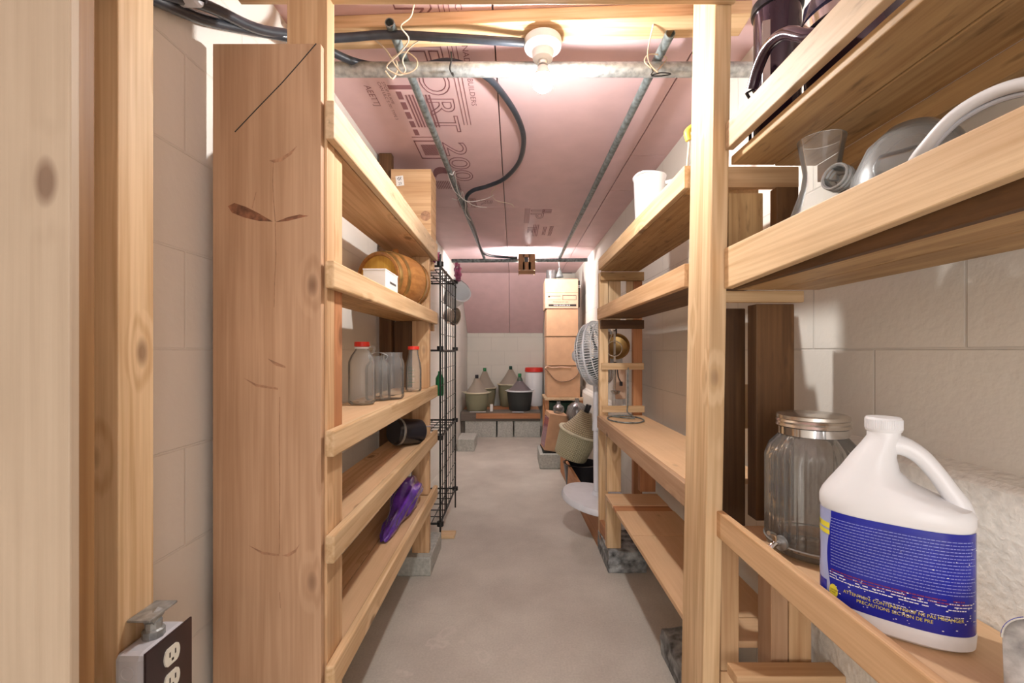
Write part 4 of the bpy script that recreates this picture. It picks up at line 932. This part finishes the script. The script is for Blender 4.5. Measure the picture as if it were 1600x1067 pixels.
obj('bowl', lathe(BM(), [(0, -.022), (.02, -.015), (.028, .0), (.026, 0), (.018, -.012), (0, -.019)], 24, Matrix.Translation((.566, yk-.01, .85))), M_steel, t, smooth=True)
tag(obj('cutting_board', box(BM(), .575, .635, yk+.03, yk+.042, .80, 1.0, Matrix.Identity(4)), M_card2, bevel=.012), 'pale beige cutting board hanging behind the utensils', 'board')
tag(obj('apron', (lambda b: (lathe(b, [(.02, .30), (.03, .2), (.035, .1), (.04, 0), (.036, 0), (.030, .1), (.026, .2), (.016, .3)], 20, Matrix.Translation((.61, yk+.10, .73)), rib=lambda k, i: .15*math.sin(i*2.5)), b)[1])(BM()), M_paper, smooth=True), 'white cloth hanging against the wall in the ladder end', 'cloth')
t = thing('plug_cord', 'dark cord with a plug dangling among the utensils', 'cord', (.585, yk-.01, .93))
obj('cord', wire([(.57, yk, 1.01), (.575, yk-.01, .97), (.58, yk-.01, .93), (.595, yk-.012, .90)], .003, M_black), M_black, t)
obj('plug', box(BM(), .588, .604, yk-.02, yk-.004, .878, .902), M_black, t, bevel=.003)
# wire coil on the bench-height shelf, its end running up the ladder
pts = []
for k in range(16):
    a = 2*PI*k/15*1.0; pts.append((.555+.085*math.cos(a+2.2), 2.20+.12*math.sin(a+2.2), .733))
pts += [(.60, 2.20, .738), (.600, 2.335, .75), (.604, 2.342, .80), (.604, 2.340, .95), (.606, 2.34, .985)]
tag(obj('wire_coil', tube(BM(), smooth_path(pts, 4), .0035, 8), M_pipe, smooth=True), 'loop of stiff grey wire on the plywood shelf, end hooked up the ladder', 'wire')
# ---------------------------------------------------------------- far right shelf, top
t = thing('measuring_pitcher', 'white plastic pitcher on the top of the far right shelves', 'pitcher', (.552, 1.80, 1.511))
obj('body', lathe(BM(), [(0, 0), (.050, 0), (.053, .008), (.062, .255), (.066, .262), (.0665, .268), (.060, .268), (.050, .012), (0, .010)], 40, rib=lambda k, i: (.22*max(0, math.cos(2*PI*i/40+2.2))**8 if k in (4, 5, 6) else 0)), M_white, t, local=True, smooth=True)
obj('handle', tube(BM(), smooth_path([(.055, -.03, .235), (.10, -.05, .23), (.105, -.05, .15), (.052, -.025, .08)], 6), .008, 10), M_white, t, local=True, smooth=True)
t = thing('spring_clamp', 'yellow plastic clamp standing behind the near right post', 'clamp', (.56, 1.36, 1.511))
obj('grip', tube(BM(), smooth_path([(0.539, 1.36, 1.72), (0.534, 1.36, 1.745), (0.549, 1.36, 1.76)], 5), .010, 10), M_pitchfork, t, smooth=True)
obj('stem', tube(BM(), smooth_path([(0.522, 1.36, 1.512), (0.530, 1.36, 1.60), (0.540, 1.36, 1.72)], 5), .0035, 8), M_twine, t)

# ---------------------------------------------------------------- near right shelf, bottom: bleach jug
JP = V3((.560, .655, SB+.001)); JA = -math.atan2(.647, .763)
J = thing('bleach_jug', 'large white plastic jug with a blue back label on the near right shelf', 'jug', JP, (0, 0, JA))
# local x = long axis (handle at +x), local -y faces the camera
def oval_ring(uL, uR, bb, z, n=56, p=2.6):
    c, a = (uL+uR)/2, (uR-uL)/2; out = []
    for i in range(n):
        t_ = 2*PI*i/n; ct, st_ = math.cos(t_), math.sin(t_)
        out.append(V3((c+a*math.copysign(abs(ct)**(2/p), ct), bb*math.copysign(abs(st_)**(2/p), st_), z)))
    return out
secs = [(-.080, .080, .046, 0), (-.087, .087, .052, .005), (-.088, .088, .053, .020), (-.0865, .0865, .0515, .023), (-.0865, .0865, .0515, .161), (-.088, .088, .053, .165), (-.088, .088, .053, .178),
        (-.085, .083, .051, .186), (-.078, .050, .048, .197), (-.070, .024, .044, .209), (-.060, .010, .039, .224), (-.048, .006, .032, .244), (-.036, .008, .026, .262), (-.029, .011, .021, .274), (-.029, .011, .020, .282)]
b = BM(); rings = [[b.verts.new(v) for v in oval_ring(*q, p=(2.6 if q[3] < .2 else 2.2))] for q in secs]
for p_, q_ in zip(rings, rings[1:]):
    for i in range(56): b.faces.new((p_[i], p_[(i+1) % 56], q_[(i+1) % 56], q_[i]))
b.faces.new(rings[0]); b.faces.new(rings[-1])
body = obj('body', b, M_white, J, local=True, smooth=True)
hp = smooth_path([(-.004, 0, .264), (.014, 0, .262), (.032, 0, .250), (.048, 0, .229), (.061, 0, .207), (.070, 0, .190), (.073, 0, .172)], 6)
obj('handle', tube(BM(), hp, 0.0115, 16, radii=[.0112+.006*abs(i/len(hp)-.5)**2*4 for i in range(len(hp))]), M_white, J, local=True, smooth=True)
obj('cap', lathe(BM(), [(0, .303), (.0205, .303), (.022, .301), (.0222, .284), (.021, .282), (0, .282)], 48, Matrix.Translation((-.009, 0, 0))), M_white, J, local=True, smooth=True)
b = BM()
for i in range(64):
    a = 2*PI*i/64
    tube(b, [V3((-.009+.0222*math.cos(a), .0222*math.sin(a), .286)), V3((-.009+.0222*math.cos(a), .0222*math.sin(a), .300))], .0005, 4)
obj('cap_ribs', b, M_white, J, local=True)
# label follows the oval: parameter s = angle on the front (from -180deg at left to 0 at right)
def surf(tdeg, z, off=.0006):
    t_ = math.radians(tdeg); ct, st_ = math.cos(t_), math.sin(t_); p = 2.6; a, bb = .0865+off, .0515+off
    return V3((a*math.copysign(abs(ct)**(2/p), ct), bb*math.copysign(abs(st_)**(2/p), st_), z))
# equal-length table along the front
tab = [(-184+k*1.0) for k in range(0, 185)]; cum = [0]
for k in range(1, len(tab)): cum.append(cum[-1]+(surf(tab[k], 0)-surf(tab[k-1], 0)).length)
TOT = cum[-1]
def arc(s_, z, off=.0006):
    z = .0245+(z-.036)*1.184
    s_ = max(0, min(TOT-1e-6, s_)); lo_k = 0
    for k in range(len(cum)-1):
        if cum[k] <= s_ <= cum[k+1]: lo_k = k; break
    f = (s_-cum[lo_k])/max(1e-9, cum[lo_k+1]-cum[lo_k]); return surf(tab[lo_k]+f, z, off)
def patch(s0, s1, z0, z1, off, nu=24, edge=None):
    b = BM(); g = []
    for j in range(2):
        row = []
        for i in range(nu+1):
            s_ = s0+(s1-s0)*i/nu; row.append(b.verts.new(arc(s_, z0 if j == 0 else z1, off)))
        g.append(row)
    for i in range(nu): b.faces.new((g[0][i], g[0][i+1], g[1][i+1], g[1][i]))
    return b
LS = .047   # where the blue starts
obj('front_label', patch(.002, LS+.003, .036, .150, .0004, 14), M_lav, J, local=True, label='pale lavender front label')
b = BM(); N_ = 12; g0, g1, g2 = [], [], []
for j in range(N_+1):      # curved left edge of the blue label
    z = .036+.114*j/N_; s0 = LS+.0035*math.cos(PI*(j/N_*2-1))*-1
    row = [b.verts.new(arc(s0+(TOT-.012-s0)*i/40, z, .0007)) for i in range(41)]
    if j:
        for i in range(40): b.faces.new((prow[i], prow[i+1], row[i+1], row[i]))
    prow = row
bl = obj('back_label', b, M_blue, J, local=True, smooth=True, label='deep blue printed back label')
def dashes(rows, s0, s1, z_top, dz, h, seed, off=.0011, wmin=.0015, wmax=.006, gap=.0008, skip=0):
    rnd = random.Random(seed); b = BM()
    for k in range(rows):
        z = z_top-k*dz; s_ = s0+rnd.uniform(0, .001); e = s1-rnd.uniform(0, .012)
        while s_ < e:
            w_ = rnd.uniform(wmin, wmax)
            if rnd.random() > skip:
                vs = [b.verts.new(arc(q, zz, off)) for q, zz in ((s_, z), (min(e, s_+w_), z), (min(e, s_+w_), z+h), (s_, z+h))]; b.faces.new(vs)
            s_ += w_+gap
    return b
obj('small_print', dashes(17, .050, TOT-.020, .1405, .0037, .00085, 3), M_wprint, J, local=True)
obj('small_print', dashes(3, .048, TOT-.02, .0715, .0034, .0011, 5, skip=.35), M_wprint2, J, local=True)
obj('small_print', dashes(2, .050, TOT-.03, .0745, .0034, .0014, 6, skip=.1, wmax=.008), M_redprint, J, local=True)
obj('small_print', dashes(2, .075, TOT-.02, .0570, .0030, .0008, 8, skip=.5), M_wprint2, J, local=True)
def arc_text(s_, size, s0, z0, off=.0014, sx=1.0): return mapv(text_mesh(s_, size), lambda c: arc(s0+c.x*sx, z0+c.y, off+c.z*0))
obj('yellow_print', arc_text('ATTENTION: CONTENU NOCIF NE PAS MELANGER', .0056, .068, .0525), M_yellow, J, local=True)
obj('yellow_print', arc_text('PRECAUTIONS SECTION DE PRE', .0056, .084, .0465), M_yellow, J, local=True)
rnd = random.Random(2); b = BM()
for _ in range(70):
    s_ = rnd.uniform(LS+.008, TOT-.02); z = rnd.choice((rnd.uniform(.04, .075), rnd.uniform(.04, .075), rnd.uniform(.05, .145))); w_ = rnd.uniform(.0004, .0012)
    b.faces.new([b.verts.new(arc(s_+w_*math.cos(q)*1.3, z+w_*.7*math.sin(q), .0016)) for q in (0, 1.05, 2.1, 3.14, 4.2, 5.2)])
obj('white_chips', b, M_wprint2, J, local=True)['kind'] = 'stuff'
b = BM(); b.faces.new([b.verts.new(arc(LS+.008+.0062*math.cos(2*PI*i/24), .049+.0085*math.sin(2*PI*i/24), .0018)) for i in range(24)])
ys = obj('yellow_seal', b, M_yellow, J, local=True)
obj('seal_print', arc_text('CENTER\nSTAGE', .0028, LS+.0035, .0495, .0024), M_blackprint, J, local=True)
obj('yellow_band', patch(.003, LS+.001, .126, .133, .0009, 8), M_yellow, J, local=True)
obj('yellow_band', patch(.008, LS+.001, .118, .1235, .0009, 8), M_yellow, J, local=True)
obj('front_words', arc_text('ULTRA', .008, .004, .127, .0013), M_blackprint, J, local=True)
obj('front_panel', patch(.002, .023, .078, .103, .0009, 8), M_mauve, J, local=True)
obj('small_print', dashes(3, .004, .027, .072, .0045, .0012, 9, .0012, .008, .012, .001), M_wprint2, J, local=True)
obj('front_band', patch(.003, LS-.004, .037, .058, .0009, 8), M_blue, J, local=True)
# ribbed dispenser jar
K = thing('drink_dispenser', 'ribbed glass drink dispenser jar with a steel screw lid, left of the white jug', 'jar', (.598, .885, SB+.001))
pk = [(0, .006), (.072, .004), (.080, .010), (.082, .022), (.082, .19), (.082, .197), (.076, .214), (.060, .232), (.057, .238), (.057, .250), (.054, .250), (.055, .236), (.073, .213), (.079, .195), (.079, .03), (.07, .014), (0, .014)]
obj('glass_body', lathe(BM(), pk, 144, rib=lambda k, i: (.024*(1 if (i % 4) < 2 else -1) if 3 <= k <= 4 or 13 <= k <= 14 else 0)), M_glass2, K, local=True, smooth=True)
obj('lid', lathe(BM(), [(0, .276), (.058, .276), (.062, .274), (.063, .268), (.0615, .266), (.0635, .262), (.062, .258), (.064, .253), (.060, .251), (0, .253)], 56), M_steel, K, local=True, smooth=True)
obj('neck_band', lathe(BM(), [(.0575, .236), (.060, .236), (.060, .2505), (.0575, .2505)], 56), M_chrome, K, local=True, smooth=True)
a_ = math.radians(200); sx_, sy_ = math.cos(a_), math.sin(a_)
sp_ = obj('spigot', tube(BM(), smooth_path([(.080*sx_, .080*sy_, .030), (.098*sx_, .098*sy_, .032), (.112*sx_, .112*sy_, .026), (.118*sx_, .118*sy_, .012)], 5), .006, 12), M_chrome, K, local=True, smooth=True)
obj('lever', tube(BM(), smooth_path([(.102*sx_, .102*sy_, .034), (.103*sx_, .103*sy_, .048), (.118*sx_, .118*sy_, .054)], 4), .004, 10), M_chrome, K, local=True, smooth=True)
obj('flange', lathe(BM(), [(0, .083), (.014, .083), (.014, .089), (0, .089)], 20, Matrix.Translation((0, 0, .030)) @ Matrix.Rotation(a_, 4, 'Z') @ Matrix.Rotation(PI/2, 4, 'Y')), M_galv, K, local=True)
obj('wire_clip', tube(BM(), circle_pts((0, 0, .025), .0845, 40, 'z'), .0015, 6, closed=True), M_galv, K, local=True)
# trowel at the frame corner
T_ = thing('garden_trowel', 'paint-scuffed metal trowel leaning at the lower right corner of the shelf', 'trowel', (.580, .475, SB))
b = BM(); TM = Matrix.Translation((.572, .478, SB+.012)) @ Matrix.Rotation(math.radians(-42), 4, 'Z') @ Matrix.Rotation(math.radians(-14), 4, 'X')
outl = []
for i in range(25):
    a = PI*i/24; outl.append((.027*math.cos(a), .062+.030*math.sin(a)))
outl += [(-.027, .0), (.027, .0)]
fr = [b.verts.new(TM @ V3((x, 8*x*x, z))) for x, z in outl]; bk = [b.verts.new(TM @ V3((x, 8*x*x+.002, z))) for x, z in outl]
cf = b.verts.new(TM @ V3((0, 0, .05))); ck = b.verts.new(TM @ V3((0, .002, .05))); n = len(fr)
for i in range(n):
    j = (i+1) % n; b.faces.new((fr[i], fr[j], cf)); b.faces.new((bk[j], bk[i], ck)); b.faces.new((fr[i], bk[i], bk[j], fr[j]))
obj('blade', b, M_trowel, T_, smooth=True)
obj('edge', tube(BM(), [TM @ V3((x, 8*x*x+.001, z)) for x, z in outl[:25]], .0016, 6), M_chrome, T_, smooth=True)
obj('handle', tube(BM(), [TM @ V3((0, .0, .004)), TM @ V3((.0, -.04, .006)), TM @ V3((.0, -.09, .009))], .008, 10), M_darkgreen, T_, smooth=True)
# ---------------------------------------------------------------- near right shelf, middle: glassware
Z2 = 1.2345
jar('glass_carafe', .585, .84, Z2, [(0, .004), (.050, .002), (.060, .012), (.062, .05), (.050, .10), (.033, .15), (.030, .175), (.035, .21), (.040, .238), (.0385, .238), (.0335, .21), (.0285, .175), (.0315, .15), (.048, .10), (.060, .05), (.057, .014), (0, .008)], M_glass,
    'upright clear glass carafe with a flared mouth on the middle right shelf', 'carafe')
t = thing('glass_bottle', 'clear bottle lying on its side, open mouth toward the room', 'bottle', (.575, .745, Z2+.115))
Mb = Matrix.Translation((.592, .760, Z2+.155)) @ Matrix.Rotation(math.radians(35), 4, 'Z') @ Matrix.Rotation(math.radians(-68), 4, 'X')
Mb = Matrix.Translation((.560, .772, 1.376)) @ V3((.90, .30, -.16)).to_track_quat('Z', 'Y').to_matrix().to_4x4()
obj('neck', lathe(BM(), [(.017, .0), (.0225, .0), (.0235, .004), (.0225, .008), (.0235, .012), (.0225, .016), (.0215, .03), (.022, .045), (.027, .065), (.035, .088), (.036, .112), (.03, .124), (.015, .130), (0, .131), (0, .128), (.014, .127), (.033, .112), (.032, .09), (.020, .045), (.018, .0)], 40, Mb), M_glass, t, smooth=True)
for z_ in (0, .009, .017): obj('mouth_ring', tube(BM(), circle_pts((0, 0, z_), .0215, 36, M=Mb), .002, 8, closed=True), M_glint, t, smooth=True)
t = thing('glass_cup', 'small clear glass cup lying behind the bottle mouth', 'glass', (.62, .70, Z2+.12))
Mc = Matrix.Translation((.596, .655, 1.352)) @ V3((-.42, .75, .10)).to_track_quat('Z', 'Y').to_matrix().to_4x4()
obj('body', lathe(BM(), [(0, .05), (.012, .049), (.020, .042), (.023, .0), (.0215, 0), (.0185, .041), (0, .047)], 36, Mc), M_glass, t, smooth=True)
t = thing('glass_bowl', 'big upturned dusty glass bowl behind the lying bottle', 'bowl', (.63, .72, Z2))
obj('body', lathe(BM(), [(.088, .0), (.090, .02), (.088, .07), (.078, .125), (.058, .170), (.030, .196), (0, .202), (0, .198), (.029, .192), (.056, .166), (.075, .123), (.085, .06), (.087, .02), (.085, .0)], 48, Matrix.Translation((.640, .71, Z2+.001)) ), glass('frosty_glass', (.95, .96, .96), .3, .3, .18), t, smooth=True)
t = thing('plastic_hoop', 'white plastic hoop standing on edge at the right end of the middle shelf', 'hoop', (.59, .50, Z2))
hp = [at(1425, 262, .63), at(1452, 222, .60), at(1492, 180, .57), at(1545, 148, .54), at(1605, 130, .51), at(1680, 128, .48), at(1750, 150, .455), at(1800, 200, .44)]
hp += [V3((.630, .425, 1.275)), V3((.628, .45, 1.251)), V3((.618, .50, 1.2435)), V3((.600, .56, 1.2435)), V3((.584, .61, 1.256)), V3((.574, .632, 1.292))]
obj('ring', tube(BM(), smooth_path(hp, 6, closed=True), .0078, 12, closed=True), M_white, t, smooth=True)
obj('inner_band', tube(BM(), [p_+V3((.006, .004, -.009)) for p_ in smooth_path(hp, 6, closed=True)[:42]], .0035, 8), M_boxgrey, t, smooth=True)
# ---------------------------------------------------------------- near right shelf, top: pots
Z1 = 1.5205
t = thing('canister', 'tall glossy aubergine canister with a black rim on the top right shelf', 'canister', (.566, .950, Z1))
obj('body', lathe(BM(), [(0, 0), (.042, 0), (.045, .005), (.045, .285), (0, .285)], 48), M_aub, t, local=True, smooth=True)
obj('rim', lathe(BM(), [(.045, .276), (.0495, .278), (.0505, .286), (.049, .296), (0, .296)], 48), M_black, t, local=True, smooth=True)
obj('gauge_strip', box(BM(), -.034, -.020, -.0415, -.030, .09, .24, Matrix.Rotation(-.35, 4, 'Z')), M_steel, t, local=True)
jar('glass_cylinder', .632, .925, Z1, [(0, .003), (.02, .002), (.0215, .01), (.0215, .27), (.0205, .27), (.0200, .012), (0, .008)], M_glass, 'narrow clear glass cylinder beside the aubergine canister', 'glass')
t = thing('kettle', 'dark round pot with a big looped handle and shiny lid on the top right shelf', 'pot', (.590, .760, Z1))
obj('body', lathe(BM(), [(0, 0), (.066, 0), (.074, .01), (.079, .06), (.076, .108), (0, .108)], 48), M_aub, t, local=True, smooth=True)
obj('lid_band', lathe(BM(), [(.0765, .103), (.083, .105), (.084, .120), (.076, .128)], 48), M_chrome, t, local=True, smooth=True)
obj('lid', lathe(BM(), [(.0755, .126), (.080, .130), (.078, .155), (.06, .175), (.02, .185), (0, .186)], 48), M_navy, t, local=True, smooth=True)
hpts = [V3((.522, .735, 1.60)), V3((.507, .765, 1.617)), V3((.501, .815, 1.657)), V3((.499, .865, 1.668)), V3((.4985, .90, 1.650)), V3((.498, .922, 1.618))]
obj('handle', tube(BM(), smooth_path(hpts, 7), .0115, 14), M_aub, t, smooth=True)
t = thing('buckle', 'small black buckle poking past the end of the top right rail', 'buckle', (.508, .99, Z1))
Mk = Matrix.Translation((.5245, .97, 1.634)) @ Matrix.Rotation(math.radians(-30), 4, 'Y')
obj('frame', merge(merge(box(BM(), -.010, -.006, 0, .006, -.012, .012, Mk), box(BM(), .006, .010, 0, .006, -.012, .012, Mk)), merge(box(BM(), -.006, .006, 0, .006, .008, .012, Mk), box(BM(), -.006, .006, 0, .006, -.012, -.008, Mk))), M_black, t, bevel=.001)
obj('strap', box(BM(), -.003, .003, .001, .003, -.114, -.010, Matrix.Translation((.520, .97, 1.634))), M_black, t)
